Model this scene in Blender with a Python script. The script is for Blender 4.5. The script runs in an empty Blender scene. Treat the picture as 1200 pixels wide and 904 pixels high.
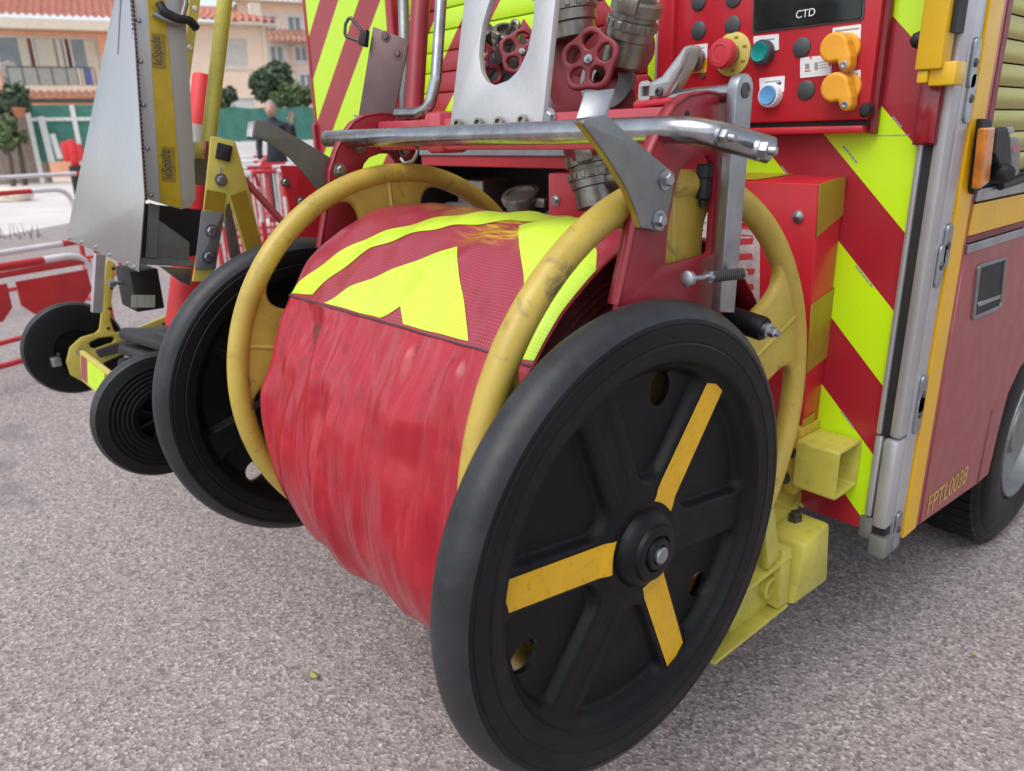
import bpy, bmesh, math, random
import numpy as np
from mathutils import Vector, Matrix
random.seed(7); np.random.seed(7)
SC = bpy.context.scene
COL = SC.collection
R = math.radians
# ---------------------------------------------------------------- camera, sky, sun, exposure
CAM_H = 1.36
FPX = 873.5                       # focal length in pixels of a 1200 x 904 picture
PITCH, ROLL, YAW = R(18.6), R(-1.364), R(41.24)
_f = Vector((-math.cos(YAW)*math.cos(PITCH), math.sin(YAW)*math.cos(PITCH), -math.sin(PITCH)))
_r0 = _f.cross(Vector((0, 0, 1))).normalized(); _u0 = _r0.cross(_f)
_r = _r0*math.cos(ROLL) + _u0*math.sin(ROLL); _u = -_r0*math.sin(ROLL) + _u0*math.cos(ROLL)
EYE = Vector((0, 0, CAM_H))
cam = bpy.data.cameras.new('camera'); cam_ob = bpy.data.objects.new('camera', cam); COL.objects.link(cam_ob)
cam_ob.matrix_world = Matrix(((_r.x, _u.x, -_f.x, EYE.x), (_r.y, _u.y, -_f.y, EYE.y), (_r.z, _u.z, -_f.z, EYE.z), (0, 0, 0, 1)))
cam.sensor_fit = 'HORIZONTAL'; cam.sensor_width = 36.0; cam.lens = 36.0*FPX/1200.0
cam.clip_start = 0.02; cam.clip_end = 2000
cam.dof.use_dof = True; cam.dof.focus_distance = 1.42; cam.dof.aperture_fstop = 4.2
SC.camera = cam_ob
SUN_EL, SUN_DIR = R(58), Vector((0.15, -1.0, 0)).normalized()     # the light comes from this side
world = bpy.data.worlds.new("World"); SC.world = world; world.use_nodes = True
wn = world.node_tree.nodes; wl = world.node_tree.links
bg = wn['Background']; sky = wn.new('ShaderNodeTexSky'); sky.sky_type = 'NISHITA'; sky.sun_disc = False
sky.sun_elevation = SUN_EL; sky.sun_rotation = math.atan2(SUN_DIR.x, SUN_DIR.y)
sky.dust_density = 1.5; sky.air_density = 1.0; sky.ozone_density = 0.6
hs = wn.new('ShaderNodeHueSaturation'); hs.inputs['Saturation'].default_value = 0.45
wl.new(sky.outputs[0], hs.inputs['Color']); wl.new(hs.outputs[0], bg.inputs[0]); bg.inputs[1].default_value = 0.15
sun = bpy.data.lights.new('sun', 'SUN'); sun.energy = 1.5; sun.angle = R(50); sun.color = (1.0, 0.95, 0.88)
sun_ob = bpy.data.objects.new('sun', sun); COL.objects.link(sun_ob)
sv = Vector((SUN_DIR.x*math.cos(SUN_EL), SUN_DIR.y*math.cos(SUN_EL), math.sin(SUN_EL)))
sun_ob.rotation_euler = sv.to_track_quat('Z', 'Y').to_euler()
SC.view_settings.view_transform = 'Standard'; SC.view_settings.look = 'None'
SC.view_settings.exposure = 0.50; SC.view_settings.gamma = 1.0

# ---------------------------------------------------------------- where a sight line meets a plane of the place
def ray(px, py): return _r*((px-600)/FPX) - _u*((py-452)/FPX) + _f
def hit(px, py, p, n):
    d = ray(px, py); p = Vector(p); n = Vector(n)
    return EYE + d*((p-EYE).dot(n)/d.dot(n))
def PX(px, py, x): return hit(px, py, (x, 0, 0), (1, 0, 0))
def PY(px, py, y): return hit(px, py, (0, y, 0), (0, 1, 0))
def PZ(px, py, z=0): return hit(px, py, (0, 0, z), (0, 0, 1))

# ---------------------------------------------------------------- objects, things and parts
def tag(o, label=None, cat=None, group=None, kind=None):
    if label: o['label'] = label
    if cat: o['category'] = cat
    if group: o['group'] = group
    if kind: o['kind'] = kind
    return o
ORG = {}
def thing(name, loc, label, cat, group=None):
    o = bpy.data.objects.new(name, None); COL.objects.link(o); o.location = loc; o.empty_display_size = .1
    ORG[o.name] = Vector(loc)
    return tag(o, label, cat, group)
def obj(name, me, mat, parent=None, smooth=None, label=None):
    o = bpy.data.objects.new(name, me); COL.objects.link(o)
    me.name = name
    if mat is not None:
        me.materials.clear()
        for m in (mat if isinstance(mat, (list, tuple)) else [mat]): me.materials.append(m)
    if parent is not None:
        org = ORG[parent.name]
        me.transform(Matrix.Translation(-org)); o.parent = parent; ORG[o.name] = org
    else:
        ORG[o.name] = Vector((0, 0, 0))
    if smooth is not None:
        me.shade_smooth() if smooth >= 180 else me.set_sharp_from_angle(angle=R(smooth))
        if smooth < 180:
            for p in me.polygons: p.use_smooth = True
    if label: o['label'] = label
    return o
def struct(name, me, mat): return tag(obj(name, me, mat), kind='structure')
def join(*ms):
    bm = bmesh.new()
    for m in ms: bm.from_mesh(m)
    me = bpy.data.meshes.new('m'); bm.to_mesh(me); bm.free(); return me
def mesh(vs, fs):
    me = bpy.data.meshes.new('m'); me.from_pydata([tuple(v) for v in vs], [], fs); me.update(); return me
def frame(o, u, v, n):
    return Matrix(((u[0], v[0], n[0], o[0]), (u[1], v[1], n[1], o[1]), (u[2], v[2], n[2], o[2]), (0, 0, 0, 1)))
def look(o, n, up=(0, 0, 1)):
    n = Vector(n).normalized(); up = Vector(up)
    if abs(n.dot(up.normalized())) > .98: up = Vector((0, 1, 0))
    u = up.cross(n).normalized(); v = n.cross(u)
    return frame(o, u, v, n)

def box(lo, hi, bev=0, seg=2, mtx=None):
    bm = bmesh.new(); bmesh.ops.create_cube(bm, size=1)
    lo = Vector(lo); hi = Vector(hi)
    for v in bm.verts: v.co = Vector([(lo[i]+hi[i])/2 + v.co[i]*(hi[i]-lo[i]) for i in range(3)])
    if bev: bmesh.ops.bevel(bm, geom=bm.edges[:], offset=bev, segments=seg, affect='EDGES', profile=.5)
    if mtx is not None: bmesh.ops.transform(bm, matrix=mtx, verts=bm.verts)
    me = bpy.data.meshes.new('m'); bm.to_mesh(me); bm.free(); return me
def hexa(p, bev=0):
    """eight corners, bottom ring then top ring"""
    bm = bmesh.new(); vs = [bm.verts.new(q) for q in p]
    for f in ((3, 2, 1, 0), (4, 5, 6, 7), (0, 1, 5, 4), (1, 2, 6, 5), (2, 3, 7, 6), (3, 0, 4, 7)): bm.faces.new([vs[i] for i in f])
    bmesh.ops.recalc_face_normals(bm, faces=bm.faces)
    if bev: bmesh.ops.bevel(bm, geom=bm.edges[:], offset=bev, segments=2, affect='EDGES', profile=.5)
    me = bpy.data.meshes.new('m'); bm.to_mesh(me); bm.free(); return me
def fillet(pts, rad, n=6, closed=True):
    out = []; N = len(pts)
    for i, p in enumerate(pts):
        r = rad[i] if isinstance(rad, (list, tuple)) else rad
        p = Vector(p)
        if r <= 0 or (not closed and i in (0, N-1)): out.append(p); continue
        a = Vector(pts[i-1])-p; b = Vector(pts[(i+1) % N])-p
        la, lb = a.length, b.length
        if la < 1e-9 or lb < 1e-9: continue
        a /= la; b /= lb
        ang = a.angle(b, math.pi)
        if ang > math.pi-.02: out.append(p); continue
        d = min(r/math.tan(ang/2), la*.48, lb*.48)
        for k in range(n+1):
            t = k/n; s = p+a*d*(1-t)**2 + b*d*t*t
            out.append(s)
    return out
def plate(outer, holes=(), thick=.01, bev=.001, mtx=None, res=1):
    cu = bpy.data.curves.new('c', 'CURVE'); cu.dimensions = '2D'; cu.fill_mode = 'BOTH'
    bev = min(bev, thick*.49)
    cu.extrude = thick/2-bev; cu.bevel_depth = bev; cu.bevel_resolution = res; cu.offset = -bev
    for pl in [outer]+list(holes):
        s = cu.splines.new('POLY'); s.points.add(len(pl)-1); s.use_cyclic_u = True
        for q, p in zip(s.points, pl): q.co = (p[0], p[1], 0, 1)
    o = bpy.data.objects.new('c', cu); me = bpy.data.meshes.new_from_object(o)
    bpy.data.objects.remove(o); bpy.data.curves.remove(cu)
    bm = bmesh.new(); bm.from_mesh(me); bmesh.ops.remove_doubles(bm, verts=bm.verts, dist=1e-6)
    bmesh.ops.recalc_face_normals(bm, faces=bm.faces); bm.to_mesh(me); bm.free()
    if mtx is not None: me.transform(mtx)
    return me
def plate_x(pix, x, thick, holes=(), rad=0, hrad=0, bev=.001):
    """plate whose near face lies in the plane x = const, outline given by where it is seen"""
    f = lambda L, r: fillet([PX(a, b, x).yz for a, b in L], r)
    return plate(f(pix, rad), [f(h, hrad) for h in holes], thick, bev, frame((x-thick/2, 0, 0), (0, 1, 0), (0, 0, 1), (1, 0, 0)))
def plate_y(pix, y, thick, holes=(), rad=0, hrad=0, bev=.001):
    f = lambda L, r: fillet([PY(a, b, y).xz for a, b in L], r)
    return plate(f(pix, rad), [f(h, hrad) for h in holes], thick, bev, frame((0, y+thick/2, 0), (1, 0, 0), (0, 0, 1), (0, -1, 0)))
def lathe(prof, mtx=None, seg=32, caps=True):
    vs, fs = [], []
    for r, h in prof:
        for k in range(seg):
            a = 2*math.pi*k/seg; vs.append((r*math.cos(a), r*math.sin(a), h))
    n = len(prof)
    for i in range(n-1):
        for k in range(seg):
            k2 = (k+1) % seg
            fs.append((i*seg+k, i*seg+k2, (i+1)*seg+k2, (i+1)*seg+k))
    if caps:
        if prof[0][0] > 1e-6: fs.append(tuple(reversed(range(seg))))
        if prof[-1][0] > 1e-6: fs.append(tuple((n-1)*seg+k for k in range(seg)))
    me = mesh(vs, fs)
    bm = bmesh.new(); bm.from_mesh(me); bmesh.ops.remove_doubles(bm, verts=bm.verts, dist=1e-6); bmesh.ops.recalc_face_normals(bm, faces=bm.faces); bm.to_mesh(me); bm.free()
    if mtx is not None: me.transform(mtx)
    return me
def cyl(a, b, r, r2=None, seg=24, bev=0):
    a, b = Vector(a), Vector(b); L = (b-a).length; r2 = r if r2 is None else r2
    pr = [(r, 0), (r2, L)] if not bev else [(r-bev, 0), (r, bev), (r2, L-bev), (r2-bev, L)]
    return lathe(pr, look(a, b-a), seg)
def tube(pts, r, seg=16, rad=0, n=8, closed=False, rr=None):
    P = fillet([Vector(p) for p in pts], rad, n, closed) if rad else [Vector(p) for p in pts]
    N = len(P); T = []
    for i in range(N):
        a = P[i-1] if (i or closed) else P[i]; b = P[(i+1) % N] if (i < N-1 or closed) else P[i]
        T.append((b-a).normalized())
    u = T[0].orthogonal().normalized(); vs, fs = [], []
    for i in range(N):
        u = (u - T[i]*u.dot(T[i])).normalized(); w = T[i].cross(u)
        ri = rr[i] if rr else r
        for k in range(seg):
            a = 2*math.pi*k/seg; vs.append(P[i]+u*(ri*math.cos(a))+w*(ri*math.sin(a)))
    for i in range(N if closed else N-1):
        j = (i+1) % N
        for k in range(seg):
            k2 = (k+1) % seg; fs.append((i*seg+k, i*seg+k2, j*seg+k2, j*seg+k))
    if not closed: fs.append(tuple(reversed(range(seg)))); fs.append(tuple((N-1)*seg+k for k in range(seg)))
    return mesh(vs, fs)
def bolt(p, n, r=.008, h=.006, washer=True):
    m = look(p, n); prof = ([(r*1.5, 0), (r*1.5, .0015), (r*1.02, .0016)] if washer else [(r, 0)])
    a = lathe(prof+[(r, .0017), (r, h*.8), (r*.85, h), (0, h)], m @ Matrix.Rotation(random.random(), 4, 'Z'), 6 if not washer else 6)
    if washer: return join(lathe([(r*1.55, 0), (r*1.55, .0014), (r, .0015), (0, .0015)], m, 16), a)
    return a
def text(s, size, mtx, depth=.0004, align='LEFT'):
    cu = bpy.data.curves.new('t', 'FONT'); cu.body = s; cu.size = size; cu.extrude = depth; cu.align_x = align
    o = bpy.data.objects.new('t', cu); me = bpy.data.meshes.new_from_object(o)
    bpy.data.objects.remove(o); bpy.data.curves.remove(cu); me.transform(mtx); return me
def disc2(r, n=24, c=(0, 0), ry=None, rot=0):
    ry = r if ry is None else ry; out = []
    for k in range(n):
        a = 2*math.pi*k/n; x, y = r*math.cos(a), ry*math.sin(a)
        out.append((c[0]+x*math.cos(rot)-y*math.sin(rot), c[1]+x*math.sin(rot)+y*math.cos(rot)))
    return out

# ---------------------------------------------------------------- materials
class NT:
    def __init__(s, name):
        s.m = bpy.data.materials.new(name); s.m.use_nodes = True; s.n = s.m.node_tree.nodes; s.l = s.m.node_tree.links
        s.b = s.n['Principled BSDF']; s.tc = s.n.new('ShaderNodeTexCoord')
    def put(s, i, v):
        if isinstance(v, bpy.types.NodeSocket): s.l.new(v, i)
        else: i.default_value = v
    def math(s, op, a, b=0.0, c=None, clamp=False):
        n = s.n.new('ShaderNodeMath'); n.operation = op; n.use_clamp = clamp; s.put(n.inputs[0], a); s.put(n.inputs[1], b)
        if c is not None: s.put(n.inputs[2], c)
        return n.outputs[0]
    def map(s, sc=(1, 1, 1), rot=(0, 0, 0), src='Object'):
        n = s.n.new('ShaderNodeMapping'); s.l.new(s.tc.outputs[src], n.inputs[0]); n.inputs['Scale'].default_value = sc; n.inputs['Rotation'].default_value = rot
        return n.outputs[0]
    def noise(s, scale, detail=4, rough=.55, vec=None, dist=0):
        n = s.n.new('ShaderNodeTexNoise'); n.inputs['Scale'].default_value = scale; n.inputs['Detail'].default_value = detail
        n.inputs['Roughness'].default_value = rough; n.inputs['Distortion'].default_value = dist
        s.l.new(vec if vec is not None else s.tc.outputs['Object'], n.inputs['Vector']); return n.outputs['Fac']
    def voro(s, scale, vec=None, feat='F1', out='Distance', rnd=1):
        n = s.n.new('ShaderNodeTexVoronoi'); n.feature = feat; n.inputs['Scale'].default_value = scale; n.inputs['Randomness'].default_value = rnd
        s.l.new(vec if vec is not None else s.tc.outputs['Object'], n.inputs['Vector']); return n.outputs[out]
    def ramp(s, f, stops):
        n = s.n.new('ShaderNodeValToRGB'); e = n.color_ramp.elements
        while len(e) < len(stops): e.new(.5)
        for q, (p, c) in zip(e, stops): q.position = p; q.color = (*c, 1) if not isinstance(c, (int, float)) else (c, c, c, 1)
        s.l.new(f, n.inputs[0]); return n.outputs[0]
    def mix(s, f, a, b, mode='MIX'):
        n = s.n.new('ShaderNodeMix'); n.data_type = 'RGBA'; n.blend_type = mode; s.put(n.inputs[0], f)
        for i, v in ((6, a), (7, b)): s.put(n.inputs[i], (*v, 1) if isinstance(v, tuple) and len(v) == 3 else v)
        return n.outputs[2]
    def bump(s, h, st=.2, d=.002):
        n = s.n.new('ShaderNodeBump'); n.inputs['Strength'].default_value = st; n.inputs['Distance'].default_value = d
        s.l.new(h, n.inputs['Height'])
        if s.b.inputs['Normal'].is_linked: s.l.new(s.b.inputs['Normal'].links[0].from_socket, n.inputs['Normal'])
        s.l.new(n.outputs[0], s.b.inputs['Normal'])
    def set(s, **k):
        for a, v in k.items():
            i = s.b.inputs[a.replace('_', ' ')]
            s.put(i, (*v, 1) if isinstance(v, tuple) and len(v) == 3 else v)
        return s
def paint(name, c, rough=.4, metal=0, var=.12, sc=9, dirt=.25, dirtc=(.05, .045, .04), bump=.0, coat=0, bsc=60, spec=.5):
    t = NT(name); n1 = t.noise(sc, 5, .6); n2 = t.noise(sc*5.3, 5, .65)
    lo = tuple(x*(1-var) for x in c); hi = tuple(min(1, x*(1+var)) for x in c)
    base = t.ramp(n1, [(.3, lo), (.7, hi)])
    if dirt: base = t.mix(t.math('MULTIPLY', t.ramp(n2, [(.55, 0.), (.78, 1.)]), dirt), base, dirtc)
    t.set(Base_Color=base, Metallic=metal, Coat_Weight=coat, Coat_Roughness=.12, Specular_IOR_Level=spec)
    t.set(Roughness=t.math('MULTIPLY_ADD', t.noise(sc*2.1, 4), .3, rough-.15, clamp=True))
    if bump: t.bump(t.noise(bsc, 4), bump, .001)
    return t.m
M = {}
FLUO = (.52, .80, .008); RED = (.46, .018, .03); DRED = (.25, .012, .022)
M['red'] = paint('truck_red', (.33, .010, .024), .33, var=.1, dirt=.1, coat=.3)
M['panel_red'] = paint('panel_red', (.47, .016, .027), .36, var=.06, dirt=.07, coat=.15)
M['frame_red'] = paint('frame_red', (.27, .014, .026), .38, var=.2, dirt=.25, bump=.1, coat=.1)
M['valve_red'] = paint('valve_red', (.23, .024, .038), .45, var=.15, dirt=.15, bump=.1)
M['red_dark'] = paint('cast_red', (.17, .012, .02), .45, var=.2, dirt=.25, bump=.12)
M['barrier_red'] = paint('barrier_red', (.55, .03, .035), .5, dirt=.1)
M['barrier_white'] = paint('barrier_white', (.75, .74, .75), .5, dirt=.2)
M['fluo'] = paint('fluo_yellow', FLUO, .38, var=.06, dirt=.05)
M['yellow'] = paint('cast_yellow', (.50, .345, .045), .42, var=.22, sc=7, dirt=.45, bump=.12, coat=.1)
M['pale_yellow'] = paint('pale_yellow', (.49, .44, .07), .42, var=.14, dirt=.4, bump=.06)
M['cart_yellow'] = paint('cart_yellow', (.56, .47, .09), .42, var=.12, dirt=.25)
M['stripe_yellow'] = paint('stripe_yellow', (.75, .42, .006), .33, var=.05, dirt=.10)
M['wheel_stripe'] = paint('wheel_stripe', (.72, .40, .006), .33, var=.08, sc=16, dirt=.55, dirtc=(.18, .11, .02))
M['olive_yellow'] = paint('reflective_olive', (.30, .20, .02), .35, var=.12, dirt=.2)
M['rail_yellow'] = paint('rail_yellow', (.70, .42, .015), .35, var=.08, dirt=.12)
M['knob_yellow'] = paint('knob_yellow', (.75, .34, .02), .45, var=.04, dirt=.04)
M['rubber'] = paint('rubber_black', (.0055, .0056, .0065), .46, var=.3, dirt=.12, dirtc=(.03, .03, .03), bump=.05, spec=.25)
M['tread'] = paint('rubber_scuffed_sky_sheen', (.019, .021, .025), .50, var=.4, sc=14, dirt=.45, dirtc=(.055, .056, .06), bump=.15)  # scuffed rubber, with the blue-grey sky sheen of the crown in its colour
M['plastic'] = paint('plastic_black', (.0045, .0046, .0056), .48, var=.3, dirt=.3, dirtc=(.02, .02, .021), bump=.05, spec=.22)
M['black'] = paint('matt_black', (.012, .012, .013), .6, dirt=.1)
M['steel'] = paint('zinc_steel', (.38, .40, .43), .40, 1, var=.18, sc=18, dirt=.35, dirtc=(.2, .19, .18), bump=.08)
M['chrome'] = paint('worn_chrome', (.40, .405, .42), .26, 1, var=.25, sc=22, dirt=.3, dirtc=(.12, .11, .10), bump=.07)
M['grey_metal'] = paint('grey_steel_plate', (.26, .265, .27), .5, .75, var=.15, sc=14, dirt=.3, dirtc=(.1, .1, .09), bump=.1)
M['dark_metal'] = paint('dark_metal', (.10, .10, .10), .45, .7, var=.25, dirt=.4, bump=.15)
M['brown_plate'] = paint('bronze_plate', (.13, .085, .085), .42, .6, var=.15, dirt=.15)
M['coupling'] = paint('alloy_coupling', (.26, .255, .23), .36, .85, var=.25, sc=25, dirt=.5, dirtc=(.10, .09, .05), bump=.15)
M['alu_profile'] = paint('anodised_profile', (.50, .50, .52), .42, .6, var=.06, dirt=.12)
M['white'] = paint('white_label', (.74, .74, .76), .5, var=.04, dirt=.06)
M['label_worn'] = paint('worn_label', (.50, .44, .44), .5, var=.3, sc=30, dirt=.6, dirtc=(.4, .06, .07))
M['ink'] = paint('print_ink', (.05, .05, .055), .5, dirt=0)
M['ink_grey'] = paint('print_grey', (.28, .28, .3), .5, dirt=0)
M['ink_red'] = paint('print_red', (.5, .05, .06), .5, dirt=0)
M['gold_text'] = paint('gold_print', (.50, .36, .10), .5, dirt=.1)
M['plug_grey'] = paint('plug_grey', (.055, .06, .068), .5, var=.1, dirt=.1)
M['teal'] = paint('teal_button', (.0, .24, .22), .3, var=.05, dirt=0, coat=.4)
M['blue'] = paint('blue_button', (.12, .33, .62), .3, var=.05, dirt=0, coat=.3)
M['pink_red'] = paint('stop_red', (.60, .05, .07), .45, var=.06, dirt=.05)
M['yellow_ring'] = paint('stop_ring', (.60, .50, .13), .45, dirt=.15)
M['screen'] = paint('screen_black', (.012, .015, .015), .12, var=.1, dirt=.02)
M['reflector'] = paint('reflector_red', (.26, .008, .018), .25, var=.15, dirt=.05, coat=.6)
M['amber'] = paint('amber_lens', (.62, .20, .02), .2, var=.3, sc=30, dirt=.2, coat=.7)
M['white_paint'] = paint('white_paint', (.74, .73, .71), .5, dirt=.1)
M['cone_red'] = paint('cone_red', (.70, .035, .04), .5, dirt=.12)
M['cone_band'] = paint('cone_band', (.42, .40, .37), .5, dirt=.2)
M['cone_base'] = paint('cone_base', (.03, .031, .034), .6, var=.2, dirt=.2)
M['hose'] = paint('red_hose', (.15, .022, .02), .6, var=.3, sc=30, dirt=.4, bump=.3, bsc=150)

def alu_mat(name, c, rough, rot=0, an=.6):
    t = NT(name); st = t.noise(1, 6, .6, t.map((3, 3, 260) if rot else (220, 220, 4)))
    bl = t.noise(5, 3, .5); sp = t.noise(90, 4, .7)
    b = t.mix(t.math('MULTIPLY', t.ramp(st, [(.35, 0.), (.7, 1.)]), .25), c, tuple(x*.72 for x in c))
    b = t.mix(t.math('MULTIPLY', t.ramp(sp, [(.6, 0.), (.75, 1.)]), .35), b, tuple(x*.5 for x in c))
    t.set(Base_Color=b, Metallic=.9, Roughness=t.math('MULTIPLY_ADD', bl, .25, rough-.12), Anisotropic=an)
    t.bump(st, .06, .001); return t.m
M['alu'] = alu_mat('aluminium_sheet', (.50, .495, .50), .30)
M['alu_plate'] = alu_mat('aluminium_plate', (.56, .565, .575), .62, an=.1)
M['gold_reflection_slat'] = alu_mat('side_slat', (.46, .41, .15), .26, 1, .1)  # aluminium slats; gold reflection of the surroundings put into the base colour

def chevron_mat():
    t = NT('chevron_print'); s = t.n.new('ShaderNodeSeparateXYZ'); t.l.new(t.tc.outputs['Object'], s.inputs[0])
    v = t.math('ADD', s.outputs[2], t.math('ABSOLUTE', s.outputs[0]))
    fr = t.math('FRACT', t.math('DIVIDE', t.math('SUBTRACT', v, 2.02-3.3), .33))
    m = t.math('LESS_THAN', fr, .505)
    n = t.noise(3, 3)
    yel = t.mix(t.math('MULTIPLY', t.ramp(t.noise(40, 5, .7), [(.62, 0.), (.8, 1.)]), .2), FLUO, (.2, .25, .03))
    red = t.ramp(n, [(.3, (.29, .012, .024)), (.7, (.36, .014, .028))])
    t.set(Base_Color=t.mix(m, red, yel), Roughness=t.math('MULTIPLY_ADD', t.noise(6, 3), .2, .22), Coat_Weight=.2); return t.m
M['chevron'] = chevron_mat()

def cover_mat(name, pale):
    t = NT(name)
    streak = t.noise(1, 6, .65, t.map((60, 5, 5))); blot = t.noise(9, 5, .6, dist=.6); fine = t.noise(130, 4, .7)
    base = t.ramp(blot, [(.3, (.30, .006, .018)), (.7, (.42, .010, .026))])
    base = t.mix(t.math('MULTIPLY', t.ramp(streak, [(.50, 0.), (.72, 1.)]), pale), base, (.46, .13, .15))
    base = t.mix(t.math('MULTIPLY', t.ramp(t.noise(1, 7, .7, t.map((75, 9, 9))), [(.58, 0.), (.70, 1.)]), .6), base, (.10, .012, .02))
    s = t.n.new('ShaderNodeSeparateXYZ'); t.l.new(t.tc.outputs['Object'], s.inputs[0])
    up = t.math('MULTIPLY', t.math('SUBTRACT', s.outputs[2], .40), 2.6, clamp=True)       # paler upper half
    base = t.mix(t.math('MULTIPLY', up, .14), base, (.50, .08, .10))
    dash = t.math('MULTIPLY', t.ramp(t.noise(1, 3, .6, t.map((48, 6, 6))), [(.56, 0.), (.60, 1.)]), t.ramp(t.noise(1, 2, .5, t.map((20, 130, 130))), [(.48, 0.), (.56, 1.)]))
    base = t.mix(t.math('MULTIPLY', t.math('MULTIPLY', dash, up), .7), base, (.10, .02, .04))
    t.set(Base_Color=base, Roughness=t.math('MULTIPLY_ADD', blot, .30, .10), Specular_IOR_Level=.5)
    t.bump(t.noise(22, 6, .6), .3, .003); t.bump(fine, .12, .0006); return t.m
M['tarp'] = cover_mat('red_tarpaulin', .26)
def cell_mat(name, c, c2, rough, stain=None):
    """microprismatic film: a fine honeycomb weld pattern; uses the uv unrolled from the drum"""
    t = NT(name); uv = t.map((1, 1, 1), src='UV')
    e = t.voro(160, uv, 'DISTANCE_TO_EDGE', rnd=.12)
    m = t.ramp(e, [(.07, 1.), (.17, 0.)])
    b = t.mix(t.math('MULTIPLY', m, .5), c, c2)
    d = t.noise(14, 6, .7, dist=.4)
    b = t.mix(t.math('MULTIPLY', t.ramp(d, [(.58, 0.), (.75, 1.)]), .4), b, tuple(x*.35 for x in c))
    if stain:
        s = t.n.new('ShaderNodeSeparateXYZ'); t.l.new(t.tc.outputs['UV'], s.inputs[0])
        k = t.math('MULTIPLY', t.ramp(t.noise(1, 6, .7, t.map((9, 55, 1), src='UV')), [(.46, 0.), (.58, 1.)]),
                   t.math('MULTIPLY', t.math('SUBTRACT', 1, t.math('MULTIPLY', t.math('ABSOLUTE', t.math('ADD', s.outputs[0], 1.02)), 6.5), clamp=True),
                          t.math('SUBTRACT', 1, t.math('MULTIPLY', t.math('ABSOLUTE', t.math('SUBTRACT', s.outputs[1], .09)), 11), clamp=True)))
        b = t.mix(t.math('MULTIPLY', k, 2.2, clamp=True), b, (.62, .42, .03))
    t.set(Base_Color=b, Roughness=rough, Coat_Weight=.25, Coat_Roughness=.2); t.bump(e, .15, .001); t.bump(t.noise(22, 4), .2, .002); return t.m
M['film_yellow'] = cell_mat('prismatic_yellow', (.50, .78, .006), (.85, 1.0, .25), .30)
M['film_red'] = cell_mat('prismatic_red', (.27, .016, .034), (.50, .10, .13), .30, True)

def ring_mat():
    t = NT('worn_yellow_casting'); n1 = t.noise(7, 5, .6); n2 = t.noise(11, 6, .72, dist=.8); n3 = t.noise(120, 3, .7)
    b = t.ramp(n1, [(.3, (.38, .265, .04)), (.72, (.56, .415, .075))])
    b = t.mix(t.math('MULTIPLY', t.ramp(n2, [(.57, 0.), (.69, 1.)]), .8), b, (.06, .05, .035))
    b = t.mix(t.math('MULTIPLY', t.ramp(n3, [(.66, 0.), (.72, 1.)]), .6), b, (.10, .08, .04))
    t.set(Base_Color=b, Roughness=.42, Coat_Weight=.08); t.bump(t.noise(70, 4), .12, .001); return t.m
M['ring'] = ring_mat()

STAINS = [(*PZ(18, 508).xy, .22, .10), (*PZ(10, 572).xy, .20, .08), (*PZ(0, 545).xy, .14, .06), (*PZ(40, 590).xy, .10, .04)]
def ground_mat():
    t = NT('chipped_asphalt'); s = 118
    v = t.voro(s, out='Color'); sep = t.n.new('ShaderNodeSeparateColor'); t.l.new(v, sep.inputs[0])
    grain = t.ramp(sep.outputs[0], [(0., (.14, .115, .110)), (.32, (.33, .28, .268)), (.8, (.48, .415, .396)), (1., (.68, .605, .585))])
    d = t.voro(s); e = t.voro(s, feat='DISTANCE_TO_EDGE')
    grain = t.mix(t.math('MULTIPLY', t.ramp(e, [(.0, 1.), (.14, 0.)]), .55), grain, (.14, .118, .112))
    big = t.noise(1.1, 6, .6); grain = t.mix(t.math('MULTIPLY', t.ramp(big, [(.40, 0.), (.72, 1.)]), .25), grain, (.22, .195, .20))
    mid = t.noise(26, 4, .6); grain = t.mix(.22, grain, t.ramp(mid, [(.3, (.18, .16, .16)), (.7, (.50, .44, .44))]))
    for (cx, cy, rx, ry) in STAINS:                      # old oil marks with a ragged outline
        m = t.n.new('ShaderNodeMapping'); m.vector_type = 'POINT'; t.l.new(t.tc.outputs['Object'], m.inputs[0])
        m.inputs['Location'].default_value = (-cx/rx, -cy/ry, 0); m.inputs['Scale'].default_value = (1/rx, 1/ry, 0)
        ln = t.n.new('ShaderNodeVectorMath'); ln.operation = 'LENGTH'; t.l.new(m.outputs[0], ln.inputs[0])
        k = t.math('ADD', ln.outputs['Value'], t.math('MULTIPLY', t.math('SUBTRACT', t.noise(7, 5, .65), .5), 2.6))
        grain = t.mix(t.math('MULTIPLY', t.ramp(k, [(.35, 1.), (.95, 0.)]), .55), grain, (.17, .165, .17))
    t.set(Base_Color=grain, Roughness=.85, Specular_IOR_Level=.3); t.bump(d, .55, .005); t.bump(t.noise(60, 5, .7), .5, .005); return t.m
M['ground'] = ground_mat()

# ---------------------------------------------------------------- the setting: ground
def grid_sheet(x0, x1, y0, y1, z, n=2):
    return mesh([(x0, y0, z), (x1, y0, z), (x1, y1, z), (x0, y1, z)], [(0, 1, 2, 3)])
struct('ground', grid_sheet(-400, 400, -400, 400, 0), M['ground'])

# ================================================================ FIRE TRUCK
RY = 1.622                 # rear face of the bodywork
SX = -.566                 # right side of the bodywork
truck = thing('fire_truck', (-1.82, RY, 0), 'red fire truck with yellow chevron stripes on its rear, beside the hose reel', 'fire truck')
T = truck
def TP(name, me, mat, parent=None, smooth=None, label=None): return obj(name, me, mat, parent or T, smooth, label)
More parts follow.
